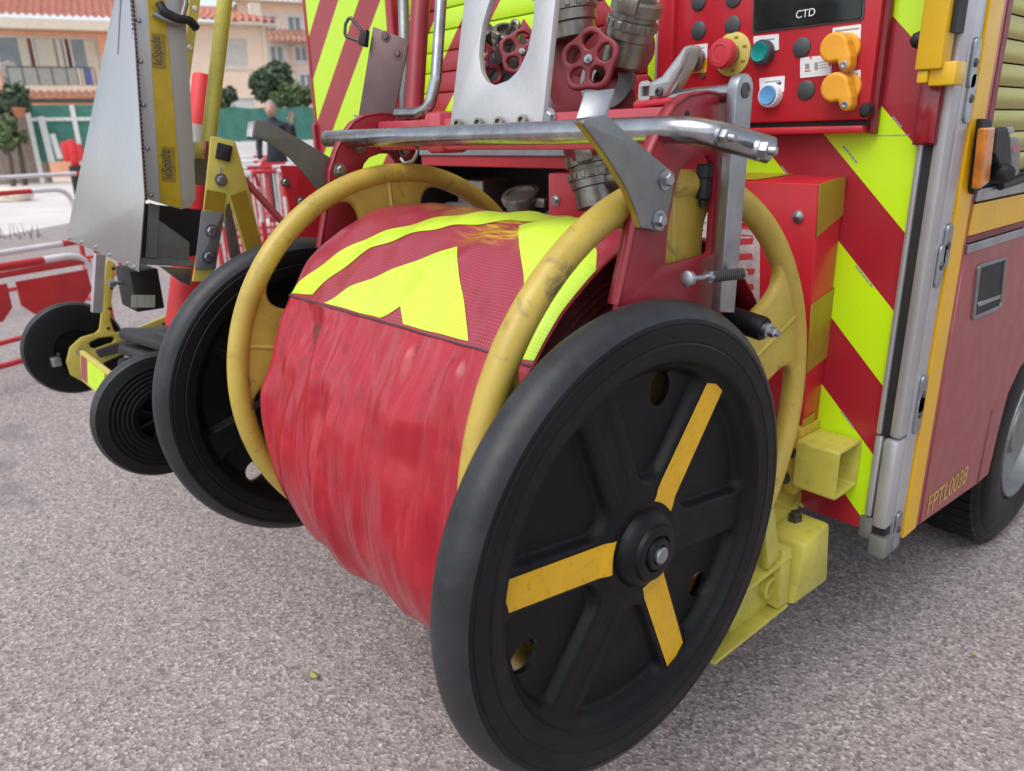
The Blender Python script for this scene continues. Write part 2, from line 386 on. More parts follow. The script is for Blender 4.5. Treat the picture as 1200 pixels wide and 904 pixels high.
# body shell
body = TP('body', join(box((-3.06, RY+.45, .55), (SX-.05, 8, 3.0)), box((-3.06, RY+.06, 2.2), (SX-.05, RY+.45, 3.0)),
        box((-3.06, RY+.05, .55), (-2.46, RY+.45, 2.2)), box((-1.30, RY+.05, .62), (SX-.05, RY+.45, 2.2)), box((-2.46, RY+.10, .55), (-1.30, RY+.45, .98))), M['red'])
TP('roof', box((-3.09, RY, 3.0), (SX, 8, 3.08), .02), M['red'])
TP('underframe', join(box((-2.3, RY+.3, .45), (-1.9, 7.8, .62)), box((-1.35, RY+.3, .45), (-1.0, 7.8, .62)), cyl((-2.9, 2.76, .4), (-.75, 2.76, .4), .07)), M['black'])
# rear panels: the printed chevrons follow the bodywork
TP('rear_panel', box((-3.072, RY, .55), (-2.47, RY+.05, 2.9), .004), M['chevron'])
TP('rear_panel', join(box((-1.30, RY, .49), (-.618, RY+.05, 2.9), .003), box((-1.2, RY-.001, .47), (-.62, RY+.03, .50))), M['chevron'])
TP('edge_trim', box((-3.092, RY-.004, .55), (-3.072, RY+.06, 2.9), .004), M['red'])
TP('side_marker', box((-3.10, RY-.014, 1.30), (-3.074, RY+.01, 1.42), .004), M['reflector'])
TP('door_post', box((-2.47, RY-.012, .55), (-2.43, RY+.06, 2.9), .006), M['red'])
TP('lower_panel', box((-2.44, RY+.02, .5), (-1.30, RY+.06, .95), .003), M['red'])
# rear shutter: separate slats of the roller door carry the same print
SLY = RY+.055
z = 1.44; k = 0
for k in range(9):
    TP('slat', box((-2.43, SLY, z+.0015), (-1.30, SLY+.016, z+.0635), .004), M['chevron'], smooth=40); z += .065
TP('sill', join(box((-2.43, RY-.05, 1.395), (-1.30, SLY+.03, 1.437), .006), box((-2.43, RY-.05, 1.355), (-1.30, RY-.02, 1.397), .004)), M['pale_yellow'])
TP('drip_strip', box((-2.30, RY-.02, 1.297), (-1.52, RY+.02, 1.322), .003), M['steel'])
TP('hatch_edge', box((-2.30, RY-.012, 1.262), (-1.52, RY+.03, 1.2965), .003), M['panel_red'])
# pump bay behind the reel
TP('pump_bay', join(box((-2.44, RY+.44, .9), (-1.30, RY+.46, 1.40)), box((-2.45, RY+.06, .9), (-2.43, RY+.46, 1.40)), box((-2.44, RY+.06, .93), (-1.30, RY+.46, .95))), M['black'])
def at_y(px, py, y): return PY(px, py, y)
c = PY(612, 250, RY+.02)
cp = TP('outlet_cap', join(lathe([(.055, -.10), (.055, 0), (.062, .002), (.064, .018), (.060, .026), (.045, .027), (.043, .020), (0, .02)], look(c+Vector((0, 0, .04)), (.1, -.35, .9)), 40),
        box(c+Vector((.03, -.0, .02)), c+Vector((.10, .03, .05)), .008)), M['coupling'], smooth=35)
c = PY(566, 222, RY+.12)
TP('pump_casing', join(box(c+Vector((-.09, -.05, -.06)), c+Vector((.06, .12, .035)), .012), box(c+Vector((-.12, -.03, -.03)), c+Vector((-.07, .1, .0)), .01)), M['coupling'], smooth=40)
c = PY(545, 245, RY+.08)
TP('pump_casing', join(cyl(c+Vector((-.09, 0, -.03)), c+Vector((.09, 0, -.02)), .05), cyl(c+Vector((-.02, -.03, -.03)), c+Vector((.0, .06, .02)), .03)), M['grey_metal'], smooth=40)
c = PY(655, 258, RY+.05)
TP('pump_casing', join(cyl(c+Vector((0, 0, -.06)), c+Vector((0, 0, .0)), .05, .045), cyl(c+Vector((-.02, -.02, 0)), c+Vector((.05, 0, .02)), .03)), M['dark_metal'], smooth=40)
# little red box at the right of the bay
a = PY(642, 203, RY-.06); b = PY(690, 262, RY-.06)
sb = TP('junction_box', box((a.x, RY-.06, b.z-.08), (a.x+.22, RY+.03, a.z), .006), M['panel_red'], smooth=40)
TP('rivet', bolt(PY(651, 235, RY-.061), (0, -1, 0), .011, .006), M['steel'], sb)
for (px, py, L_) in ((987, 172, .05), (1002, 312, .06), (985, 482, .05), (1045, 138, .03), (915, 196, .03)):      # tiny print along the edge of the film
    o = PY(px, py, RY-.0012); u_ = Vector((1, 0, -1)).normalized(); v_ = Vector((1, 0, 1)).normalized()
    for q in range(5):
        a_ = o+u_*(L_*q/5); TP('print', mesh([a_, a_+u_*(L_*.16), a_+u_*(L_*.16)+v_*.004, a_+v_*.004], [(0, 1, 2, 3)]), M['ink_grey'])
a_, b_ = PY(1027, 159.5, RY-.0008), PY(1066, 158.5, RY-.0008)
TP('film_joint', mesh([a_, Vector((b_.x, a_.y, a_.z)), Vector((b_.x, a_.y, a_.z+.0016)), a_+Vector((0, 0, .0016))], [(0, 1, 2, 3)]), M['ink_grey'])
# ---- control panel
PYF = 1.592
panel = TP('control_panel', join(box((-1.205, PYF, 1.372), (-.712, RY, 1.95), .006), box((-1.205, PYF-.012, 1.347), (-.716, RY, 1.362), .004)), M['panel_red'], smooth=40)
TP('seal', box((-1.20, PYF+.012, 1.36), (-.705, RY-.001, 1.374)), M['black'], panel)
def PP(px, py, y=PYF): return PY(px, py, y)
q = [PP(*p) for p in ((884, 37), (1010.5, 22), (1014, -40), (887, -40))]
scr = plate(fillet([Vector((v.x, v.z)) for v in q], .006), (), .006, .001, frame((0, PYF-.003, 0), (1, 0, 0), (0, 0, 1), (0, -1, 0)))
TP('screen', scr, M['screen'], panel)
q2 = [q[0]+Vector((-.004, 0, -.004)), q[1]+Vector((.004, 0, -.004)), q[2]+Vector((.004, 0, 0)), q[3]+Vector((-.004, 0, 0))]
TP('screen_bezel', plate(fillet([Vector((v.x, v.z)) for v in q2], .008), (), .003, .0008, frame((0, PYF-.0016, 0), (1, 0, 0), (0, 0, 1), (0, -1, 0))), M['plug_grey'], panel)
tz = PP(932, 22, PYF-.0062)
TP('lettering', text('CTD', .021, frame(tz, (1, 0, .02), (0, 0, 1), (0, -1, 0)), .0003), M['white'], panel)
for (x, y) in ((819, 2), (860, -2), (819, 36), (859, 30), (940, 56), (945, 106)):
    TP('blanking_plug', lathe([(.0195, 0), (.0195, .003), (.017, .005), (0, .0055)], look(PP(x, y), (0, -1, 0)), 28), M['plug_grey'], panel, 40)
def label(pts, mat='white', ink=(), parent=None):
    v = [PP(*p) for p in pts]
    vv = fillet([Vector((p.x, p.z)) for p in v], .003)
    m = TP('label_plate', plate(vv, (), .0016, .0003, frame((0, PYF-.0008, 0), (1, 0, 0), (0, 0, 1), (0, -1, 0))), M[mat], parent or panel)
def inkbar(pts, mat='ink_grey', y=None, parent=None):
    v = [PP(*p) for p in pts]
    TP('print', plate([(p.x, p.z) for p in v], (), .0004, .0001, frame((0, (PYF-.0018) if y is None else y, 0), (1, 0, 0), (0, 0, 1), (0, -1, 0))), M[mat], parent or panel)
label(((883, 43), (913, 40), (913, 59), (884, 62)))
label(((890, 92), (920, 89), (919, 108), (891, 111)))
label(((807, 54), (829.5, 51), (829, 69), (806, 71)))
label(((805, 71.3), (828.8, 69.3), (828, 85), (804, 87.5)), 'stripe_yellow')
label(((938, 68), (972, 64.5), (976, 67), (974, 88), (938, 92)))
label(((976, 33), (1009.5, 28.5), (1008.5, 49), (976, 53)))
label(((977, 85), (1009, 82), (1008, 103), (977, 106)))
for pts, m in ((((891, 47), (908, 45), (908, 46.6), (891, 48.6)), 'ink_grey'), (((897, 96), (915, 94), (915, 95.5), (897, 97.5)), 'ink_grey'), (((898, 99.5), (916, 96), (916, 99.5), (898, 100)), 'ink'),
               (((812, 57), (826, 55.5), (826, 57), (812, 58.5)), 'ink_grey'), (((979, 36), (1007, 32.5), (1007, 34.5), (979, 38)), 'ink_grey'), (((980, 88.5), (1006, 86), (1006, 88), (980, 90.5)), 'ink_grey'),
               (((1003, 91.5), (1005, 91.5), (1005, 99.5), (1003, 100)), 'ink'), (((944, 75), (949, 74.5), (949, 81), (944, 81.5)), 'ink_grey'), (((943.5, 83), (950.5, 82.3), (950.5, 83.7), (943.5, 84.5)), 'ink_red'),
               (((971.5, 74), (974.5, 73), (974.5, 77), (971.5, 77.5)), 'ink_red'), (((949.5, 66.8), (951.5, 66.6), (951.5, 69.5), (949.8, 69.6)), 'ink_red'),
               (((955, 73.5), (959, 73), (959, 82), (955, 82.5)), 'ink_grey'), (((960, 73), (968, 72), (968, 72.8), (960, 74)), 'ink_grey'), (((960, 76.5), (968, 75.7), (968, 76.5), (960, 77.3)), 'ink_grey'), (((960, 79.7), (968, 79), (968, 79.8), (960, 80.5)), 'ink_grey'),
               (((808, 81), (826, 79.2), (826, 80.5), (808, 82.5)), 'ink_grey'), (((808, 84.2), (826, 82.2), (826, 83.2), (808, 85.3)), 'ink_grey')):
    inkbar(pts, m)
def push(px, py, mat, r=.020, h=.016, ring='steel'):
    m = look(PP(px, py), (0, -1, 0))
    b = TP('push_button', lathe([(r*1.18, 0), (r*1.2, h*.55), (r*1.08, h*.8), (r*.95, h*.82), (r*.93, h*.6)], m, 32, False), M[ring], panel, 40)
    TP('button_cap', lathe([(r*.93, h*.5), (r*.93, h*.86), (r*.86, h), (r*.5, h*.92), (0, h*.9)], m, 32), M[mat], panel, 60)
push(896, 62, 'teal', .0215, .026, 'plug_grey'); push(905, 112, 'blue', .0215, .024, 'white'); push(817.5, 70, 'plug_grey', .020, .02, 'steel')
m = look(PP(859, 64), (0, -1, 0))
TP('emergency_stop', lathe([(.046, 0), (.046, .004), (.043, .0055), (.02, .006)], m, 40, False), M['yellow_ring'], panel, 40)
for k in range(7):
    a = 2*math.pi*k/7+.4; p = PP(859, 64)+Vector((.035*math.cos(a), -.0062, .035*math.sin(a)))
    TP('print', box(p-Vector((.005, .0003, .0022)), p+Vector((.005, .0003, .0022))), M['olive_yellow'], panel)
TP('stop_stem', lathe([(.021, 0), (.021, .026), (.019, .03)], m, 28), M['coupling'], panel, 40)
TP('stop_mushroom', lathe([(.019, .026), (.029, .028), (.031, .034), (.031, .046), (.028, .053), (.018, .0545), (.017, .053), (.010, .0535), (0, .0535)], m, 36), M['pink_red'], panel, 40)
def cam_knob(px, py):
    o = PP(px, py); f = frame(o+Vector((0, -.004, 0)), (1, 0, 0), (0, 0, 1), (0, -1, 0))
    base = plate(disc2(.029, 36, (.010, -.001)), (), .010, .002, f)
    # a round grip with a tail that points down and carries the screw
    out = [(.033*math.cos(a), .033*math.sin(a)) for a in np.linspace(math.radians(5), math.radians(262), 26)]
    out += [(.012, -.030), (.016, -.040)] + [(.0305+.0135*math.cos(a), -.0395+.0135*math.sin(a)) for a in np.linspace(math.radians(190), math.radians(355), 10)] + [(.043, -.022)]
    grip = plate(fillet([(a_*.88, b_*.86) for a_, b_ in out], .004), (), .034, .006, frame(o+Vector((0, -.024, 0)), (1, 0, 0), (0, 0, 1), (0, -1, 0)), 3)
    k = TP('selector_switch', join(base, grip), M['knob_yellow'], panel, 50)
    TP('knob_screw', lathe([(.0075, 0), (.0075, .001), (.005, .0015), (0, .0005)], look(o+Vector((.0268, -.0412, -.034)), (0, -1, 0)), 20), M['steel'], panel)
cam_knob(987, 57); cam_knob(988, 103)
TP('rubber_stop', lathe([(.013, 0), (.014, .01), (.010, .018), (0, .02)], look(PP(1017, 129), (0, -1, 0)), 20), M['black'], panel, 40)
TP('indicator', lathe([(.006, 0), (.006, .004), (0, .005)], look(PP(824.5, 89), (0, -1, 0)), 14), M['plug_grey'], panel)
# frame beside the panel
a = PY(781, 90, RY-.03); 
TP('panel_frame', box((a.x-.022, RY-.045, 1.36), (a.x+.026, RY, 2.2), .006), M['panel_red'], smooth=40)
TP('frame_edge', box((a.x-.030, RY-.04, 1.36), (a.x-.023, RY, 2.2), .002), M['alu_profile'])
TP('panel_gasket', box((-.7125, RY-.020, 1.345), (-.700, RY-.001, 2.2), .003), M['red_dark'])
# ---- equipment box on the rear, with reflective bands on its flank
bx = -.755
rb = TP('rear_box', hexa([(-1.27, 1.555, .655), (bx, 1.555, .655), (bx, RY-.001, .655), (-1.27, RY-.001, .655), (-1.27, 1.503, 1.252), (bx, 1.503, 1.252), (bx, RY-.001, 1.262), (-1.27, RY-.001, 1.262)], .006), M['panel_red'], smooth=40)
for pts in (((961, 216), (991.5, 206), (988, 252), (956.5, 279)), ((951, 358), (981, 335), (977.5, 412), (945, 438)), ((941, 493), (955, 483), (950, 520), (939, 524))):
    TP('reflective_band', plate_x(pts, bx+.0018, .0012, bev=.0002), M['olive_yellow'], rb)
TP('reflective_band', mesh([(-1.01, 1.512, 1.2545), (-.905, 1.512, 1.2545), (-.87, 1.612, 1.2634), (-1.01, 1.612, 1.2634)], [(0, 1, 2, 3)]), M['olive_yellow'], rb)
fy = lambda zz: 1.503+(1.252-zz)/(1.252-.655)*.052-.0012
for i, (x0, x1, zz, h) in enumerate(((-1.02, -.90, 1.222, .0012), (-1.015, -.925, 1.206, .005), (-.915, -.885, 1.206, .005), (-1.0, -.965, 1.184, .006), (-1.01, -.90, 1.160, .004), (-1.0, -.90, 1.148, .004), (-.99, -.90, 1.132, .004), (-.905, -.90, 1.115, .007))):
    TP('print', box((x0, fy(zz)-.0003, zz), (x1, fy(zz)+.001, zz+h)), M['ink_red'], rb)
def boxlab(pix, mat, name='label_plate', dy=0):
    L_ = [PY(a_, b_, 1.515) for a_, b_ in pix]; n_ = Vector((0, -1, -.087)).normalized()
    vs_ = [Vector((p_.x, fy(p_.z)-dy, p_.z)) for p_ in L_]
    return TP(name, mesh(vs_+[v_+Vector((0, .001, 0)) for v_ in vs_], [tuple(range(len(vs_)))]+[(i, (i+1) % len(vs_), (i+1) % len(vs_)+len(vs_), i+len(vs_)) for i in range(len(vs_))]), M[mat], rb)
boxlab(((806, 226), (848, 224), (842, 330), (803, 322)), 'white')
for q in range(9): boxlab(((812+2*(q % 3), 234+9*q), (826+3*(q % 2), 233+9*q), (826+3*(q % 2), 234.6+9*q), (812+2*(q % 3), 235.6+9*q)), 'ink_grey', 'print', .0006)
boxlab(((858, 268), (892, 266), (886, 372), (852, 368)), 'label_worn')
for q in range(5): boxlab(((858, 280+18*q), (884-3*(q % 2), 279+18*q), (882, 286+18*q), (857, 288+18*q)), 'ink_red', 'print', .0006)
p = PY(936.5, 254, 1.512); p.y = fy(p.z)
TP('rivet', lathe([(.013, 0), (.013, .002), (.009, .003), (.004, .006), (0, .0065)], look(p, (0, -1, 0)), 20), M['steel'], rb, 40)
# ---- square step tube
x1 = PY(1011, 513, RY-.004).x; pf = PX(984, 531, x1); pb = PX(984, 583, x1); x0 = PY(931, 545, pf.y).x
so = [(pf.y, pb.z), (RY-.004, pb.z), (RY-.004, pf.z), (pf.y, pf.z)]
si = [(pf.y+.007, pb.z+.007), (RY-.011, pb.z+.007), (RY-.011, pf.z-.007), (pf.y+.007, pf.z-.007)]
L = x1-x0
TP('step_tube', plate(fillet(so, .010), [fillet(si, .006)], L, .0015, frame(((x0+x1)/2, 0, 0), (0, 1, 0), (0, 0, 1), (1, 0, 0))), M['pale_yellow'], smooth=40)
hb = TP('hinge_lug', box((x0-.035, pf.y+.02, pb.z-.03), (x0-.002, RY, pf.z+.02), .006), M['yellow'], smooth=40)
for (px, py) in ((926, 530), (919, 560)): TP('bolt', bolt(PY(px, py, pf.y+.018), (0, -1, 0), .010, .012), M['dark_metal'], hb)
# ---- coupling bracket under it
hx = -.662
def HX(px, py): return PX(px, py, hx)
t1, t2, b1, b2 = HX(946, 640), HX(974, 612), HX(929, 712), HX(971, 681)
w = Vector((-.10, 0, 0))
bk = TP('hitch_bracket', join(hexa([b1+w, b1, b2, b2+w, t1+w, t1, t2, t2+w], .012),
      hexa([t2+Vector((-.24, .0, -.03)), t2+Vector((-.09, 0, -.03)), t2+Vector((-.12, .10, -.02)), t2+Vector((-.24, .10, -.02)), t2+Vector((-.24, 0, 0)), t2+Vector((-.09, 0, .0)), t2+Vector((-.12, .10, .01)), t2+Vector((-.24, .10, .01))], .004),
      hexa([t1+Vector((-.24, .0, -.035)), t1+Vector((-.09, 0, -.035)), t2+Vector((-.09, 0, -.035)), t2+Vector((-.24, 0, -.035)), t1+Vector((-.24, 0, -.004)), t1+Vector((-.09, 0, -.004)), t2+Vector((-.09, 0, -.004)), t2+Vector((-.24, 0, -.004))], .005)), M['pale_yellow'], smooth=40)
p = PZ(931, 614, t1.z+.001)
TP('bolt', join(lathe([(.026, 0), (.026, .006), (.018, .007)], Matrix.Translation(p), 24), cyl(p, p+Vector((0, 0, .022)), .017, seg=6), cyl(p+Vector((0, 0, .02)), p+Vector((0, 0, .032)), .011)), M['dark_metal'], bk, 40)
AXR, AXL = -.672, -.775          # the towing arm: upper and lower flange, a web between them and an eye in it
def rib(pix, x, t): return plate_x(pix, x, t, bev=.002)
def slab(pix, x0_, x1_, t):
    p = [PX(a, b, x1_) for a, b in pix]; w_ = Vector((x0_-x1_, 0, 0)); dn = Vector((0, 0, -t))
    return hexa([p[0]+w_+dn, p[0]+dn, p[1]+dn, p[1]+w_+dn, p[0]+w_, p[0], p[1], p[1]+w_], .003)
ha = TP('hitch_arm', join(rib(((930, 640), (925, 706), (858, 757), (852, 700), (880, 668)), -.703, .012),
     slab(((842, 716), (929, 650)), AXL, AXR, .010), slab(((838, 776), (924, 708)), -.712, AXR, .010),
     rib(((896, 600), (908, 597), (914, 650), (900, 668)), AXR, .014), rib(((872, 640), (898, 608), (904, 606), (884, 680), (870, 695)), -.74, .012),
     rib(((917, 646), (928, 642), (923, 706), (912, 714)), AXR-.002, .09)), M['pale_yellow'], bk, 40)
TP('hitch_eye', lathe([(.027, 0), (.027, .014), (.018, .016), (.016, .0)], look(PX(897, 686, -.7025), (1, 0, 0)), 28, False), M['pale_yellow'], bk, 40)
# ---- corner profile
zj = PY(1040, 510, RY).z; zb = PY(1020, 604, RY).z
TP('corner_profile', join(box((-.6185, RY-.012, zj), (-.607, RY+.045, 3), .004), box((-.590, RY-.012, zj), (SX, RY+.036, 3), .007)), M['alu_profile'], smooth=40)
TP('profile_seal', box((-.608, RY-.006, zj-.001), (-.589, RY+.03, 3)), M['black'])
TP('corner_profile', join(box((-.619, RY-.010, zb), (-.603, RY+.045, zj-.004), .004), box((-.600, RY-.016, zb-.02), (SX, RY+.036, zj-.004), .010)), M['alu_profile'], smooth=40)
TP('corner_foot', join(box((-.600, RY-.012, .418), (SX+.004, RY+.075, .468), .003), box((-.63, RY-.004, .45), (-.60, RY+.04, zb-.004), .004)), M['grey_metal'], smooth=40)
TP('foot_gasket', box((-.605, RY+.0, .458), (-.572, RY+.03, zb-.015), .003), M['black'])
# side: profile, hinge plates, yellow stripe, skirt door
def SP(name, pix, x, mat, th=.004, rad=0, parent=None, bev=.0008, holes=(), hrad=0): return TP(name, plate_x(pix, x, th, holes, rad, hrad, bev), M[mat], parent)
def SYZ(name, y0, y1, z0, z1, x, mat, th=.006, bev=.001, parent=None): return TP(name, box((x-th, y0, z0), (x, y1, z1), bev), M[mat], parent)
SYZ('side_profile', RY+.037, RY+.078, .44, 3.0, SX-.001, 'alu_profile', .05, .003)
SYZ('side_profile', RY+.080, RY+.102, .44, 3.0, SX-.005, 'alu_profile', .04, .002)
for (px, py) in ((1141, 74), (1136, 116), (1109, 288), (1101, 312), (1080, 462), (1076, 486), (1051, 620)):
    p = PX(px, py, SX+.001)
    hp = TP('hinge_plate', plate(fillet([(p.y-.016, p.z-.045), (p.y+.016, p.z-.045), (p.y+.016, p.z+.045), (p.y-.016, p.z+.045)], .014), (), .006, .0012, frame((SX+.002, 0, 0), (0, 1, 0), (0, 0, 1), (1, 0, 0))), M['steel'])
    TP('screw', lathe([(.008, 0), (.008, .002), (.005, .003), (0, .0015)], look(p+Vector((.004, 0, 0)), (1, 0, 0)), 16), M['dark_metal'], hp)
ys0, ys1 = PX(1121, 250, SX).y, 1.800
TP('edge_stripe', box((SX-.03, ys0, .425), (SX, ys1, 3.0), .001), M['stripe_yellow'])
ysd = ys1+.001
zz = lambda px, py: PX(px, py, SX).z
yf0, yf1 = ys1+.034, ys1+.052
TP('side_wall', join(box((SX-.03, ysd, .425), (SX-.002, ys1+.022, 3.0), .001), box((SX-.03, ys1+.022, zz(1146, 222)+.022), (SX-.003, yf0-.011, 2.4)), box((SX-.03, 3.3, .5), (SX-.004, 8, 3.0)), box((SX-.03, ysd, 2.4), (SX-.004, 3.3, 3.0))), M['red'])
yd0 = ys1+.026
door = [(1076, 625), (1146, 566.5), (1158, 556), (1170, 505), (1181, 462), (1195, 432), (1215, 405), (1260, 385), (1260, 262), (1200, 266.5), (1133, 298)]
dpl = [PX(a, b, SX).yz for a, b in door]; dpl[0] = Vector((yd0, .425)); dpl[-1] = Vector((yd0, dpl[-1].y))
sk = TP('skirt_door', plate(dpl, (), .03, .002, frame((SX-.015, 0, 0), (0, 1, 0), (0, 0, 1), (1, 0, 0))), paint('skirt_red', (.30, .05, .055), .38, var=.08, dirt=.25, dirtc=(.22, .14, .12), coat=.2))
TP('door_gap', plate_x(((1162.5, 480), (1164, 480), (1146.3, 567), (1144.6, 567.6)), SX+.0008, .0012, bev=.0002), M['red_dark'], sk)
mt = frame(PX(1085, 604.5, SX+.0012), (0, 1, 0), (0, 0, 1), (1, 0, 0))
ux = (PX(1131, 568, SX)-PX(1085, 604.5, SX)).length
tm = text('FPTL0038', .076, Matrix(), .0002); wtx = max(v.co.x for v in tm.vertices); tm.transform(mt @ Matrix.Diagonal((ux/wtx, 1, 1, 1)))
TP('lettering', tm, M['gold_text'], sk)
hd = TP('flush_handle', plate_x(((1148, 311), (1181, 301), (1175, 362), (1141, 376)), SX+.006, .008, [((1150, 314.5), (1179, 305.5), (1173.8, 358), (1143.5, 371))], .012, .008, .002), M['grey_metal'], sk)
TP('handle_recess', plate_x(((1149, 313), (1180, 304), (1174.5, 360), (1142.5, 373)), SX+.0012, .001, bev=.0002), M['black'], sk)
TP('handle_lever', plate_x(((1147, 355), (1173, 345.5), (1172.5, 350), (1146.6, 360)), SX+.004, .003, bev=.0008), M['steel'], sk)
def strip(y0, y1, z0, z1, name, mat, x=SX+.001, th=.02): return TP(name, box((x-th, y0, z0), (x, y1, z1), .0015), M[mat])
zz = lambda px, py: PX(px, py, SX).z
strip(yd0-.002, 3.3, zz(1146, 273)-.002, zz(1146, 239), 'side_panel', 'stripe_yellow')
strip(yd0-.002, 3.3, zz(1137, 296), zz(1137, 286), 'trim_strip', 'steel', SX+.004)
strip(yd0-.002, 3.3, zz(1146, 236), zz(1146, 222), 'trim_strip', 'steel', SX+.004)
strip(yd0-.002, 3.3, zz(1137, 286)+.002, zz(1146, 273)-.004, 'side_rail', 'red_dark', SX-.001)
strip(yd0-.002, 3.3, zz(1146, 222)+.002, zz(1146, 222)+.02, 'side_rail', 'black', SX-.004)
# side roller shutter
TP('shutter_frame', box((SX-.03, yf0-.01, zz(1146, 222)+.022), (SX, yf1, 2.4), .002), M['red_dark'])
TP('shutter_frame', box((SX-.03, 3.26, zz(1146, 222)+.022), (SX, 3.3, 2.4), .002), M['red_dark'])
z0 = zz(1146, 222)+.022; pit = .0462
for k in range(25):
    TP('slat', box((SX-.030, yf1+.001, z0+k*pit+.001), (SX-.014, 3.258, z0+(k+1)*pit-.0018), .0015), M['gold_reflection_slat'], smooth=40)
# shutter latch and amber marker lamp
def LB(pix, x, th, mat, name, rad=.004, bev=.002, parent=None): return TP(name, plate_x(pix, x, th, (), rad, 0, bev), M[mat], parent)
la = LB(((1152, 139), (1163, 141), (1158, 216), (1143, 228), (1141, 222)), SX+.012, .012, 'black', 'latch_base')
ml = LB(((1157, 150), (1167, 149), (1160, 214), (1149, 222)), SX+.030, .018, 'amber', 'marker_lamp', .004, .004)
lt = LB(((1168, 150), (1182, 149), (1185, 160), (1186, 197), (1176, 203), (1164, 190)), SX+.026, .020, 'black', 'shutter_latch', .012, .006)
LB(((1183, 162), (1194, 161), (1197, 168), (1195, 205), (1178, 214), (1174, 204), (1186, 196)), SX+.024, .020, 'grey_metal', 'latch_cover', .008, .005, lt)
LB(((1178, 149), (1188, 148), (1190, 156), (1183, 159)), SX+.022, .018, 'steel', 'latch_cap', .005, .003, lt)
LB(((1187, 170), (1194.5, 169), (1194, 178.5), (1187, 180)), SX+.0248, .0012, 'reflector', 'latch_mark', 0, .0002, lt)
TP('latch_knob', join(lathe([(0, -.022), (.014, -.018), (.021, -.006), (.021, .006), (.014, .018), (0, .022)], look(PX(1175, 203, SX+.036), (1, -.5, 0)), 24), cyl(PX(1165, 178, SX+.03), PX(1174, 202, SX+.034), .004)), M['black'], lt, 40)
TP('latch_bar', tube([PX(1172, 219, SX+.012), PX(1200, 210, SX+.012), PX(1230, 202, SX+.012)], .008), M['black'], lt, 60)
# ---- yellow grab rail and reflector on the corner
a = PY(1096, 82, RY-.05)
gr = TP('grab_rail', join(box((a.x-.028, RY-.075, a.z), (a.x+.018, RY-.03, 2.3), .004)), M['rail_yellow'], smooth=40)
TP('rail_seal', box((a.x+.019, RY-.06, a.z+.06), (a.x+.028, RY-.02, 2.3)), M['black'], gr)
TP('rail_bracket', join(box((a.x-.024, RY-.068, a.z-.022), (a.x-.006, RY-.012, a.z-.001), .002), box((a.x-.006, RY-.062, a.z-.028), (a.x+.040, RY-.012, a.z+.012), .003)), M['rail_yellow'], gr, 40)
TP('ball_knob', join(lathe([(0, -.016), (.011, -.011), (.016, 0), (.011, .011), (0, .016)], Matrix.Translation(PY(1077, 47, RY-.05)), 20), cyl(PY(1078, 47, RY-.05), PY(1090, 46, RY-.05), .006)), M['black'], gr, 50)
p0, p1 = PY(1092, 98, RY-.014), PY(1092, 168, RY-.014)
TP('reflector', box((p0.x-.015, RY-.026, p1.z), (p0.x+.021, RY-.012, p0.z), .003), M['reflector'], smooth=40)
TP('reflector_mount', box((p0.x-.019, RY-.018, p1.z-.003), (p0.x+.024, RY-.0115, p0.z+.003), .001), M['red_dark'])
# ---- wheel
WY, WR = 2.775, .40
wx = look((SX-.012, WY, WR), (1, 0, 0))
wh = TP('wheel', lathe([(.23, -.16), (.23, -.03), (.24, -.02), (.25, -.02)], wx, 48, False), M['black'], smooth=40)
TP('tyre', lathe([(.232, -.03), (.24, -.012), (.26, -.004), (.30, 0), (.34, -.004), (.362, -.012), (.368, -.022), (.374, -.020), (.382, -.024), (.395, -.036), (.40, -.06), (.40, -.20), (.39, -.225), (.36, -.24), (.24, -.23)], wx, 96, False), M['rubber'], wh, 40)
tr = []
for k in range(60):
    a = 2*math.pi*k/60
    for q in (0, 1):
        aa = a+q*.05; m = wx @ Matrix.Rotation(aa, 4, 'Z')
        tr.append(box((.392, -.018, -.10-q*.09), (.4045, .018, -.035-q*.09), .002, 1, m))
TP('tread_blocks', join(*tr), M['rubber'], wh)
TP('rim', lathe([(.236, -.022), (.232, -.006), (.222, -.006), (.216, -.02), (.205, -.05), (.15, -.075), (.10, -.06), (.085, -.03), (0, -.028)], wx, 64, False), M['grey_metal'], wh, 35)
TP('wheel_arch', join(*[box((SX-.30, WY+.50*math.cos(a)-.04, WR+.50*math.sin(a)-.04), (SX-.02, WY+.50*math.cos(a)+.04, WR+.50*math.sin(a)+.04)) for a in np.linspace(.05, math.pi-.05, 26)]), M['black'])
# far wheel and front axle so that the truck stands on something
for (x, y) in ((-3.09+.012, WY), (SX-.012, 6.6), (-3.09+.012, 6.6)):
    s = 1 if x > -1.8 else -1
    m2 = look((x, y, WR), (s, 0, 0))
    w2 = TP('wheel', lathe([(.23, -.16), (.23, -.03), (.25, -.02)], m2, 32, False), M['black'])
    TP('tyre', lathe([(.24, -.012), (.30, 0), (.36, -.012), (.395, -.036), (.40, -.06), (.40, -.20), (.36, -.24), (.24, -.23)], m2, 48, False), M['rubber'], w2, 40)
    TP('rim', lathe([(.236, -.022), (.222, -.006), (.205, -.05), (.10, -.06), (0, -.028)], m2, 32, False), M['alu_profile'], w2, 35)
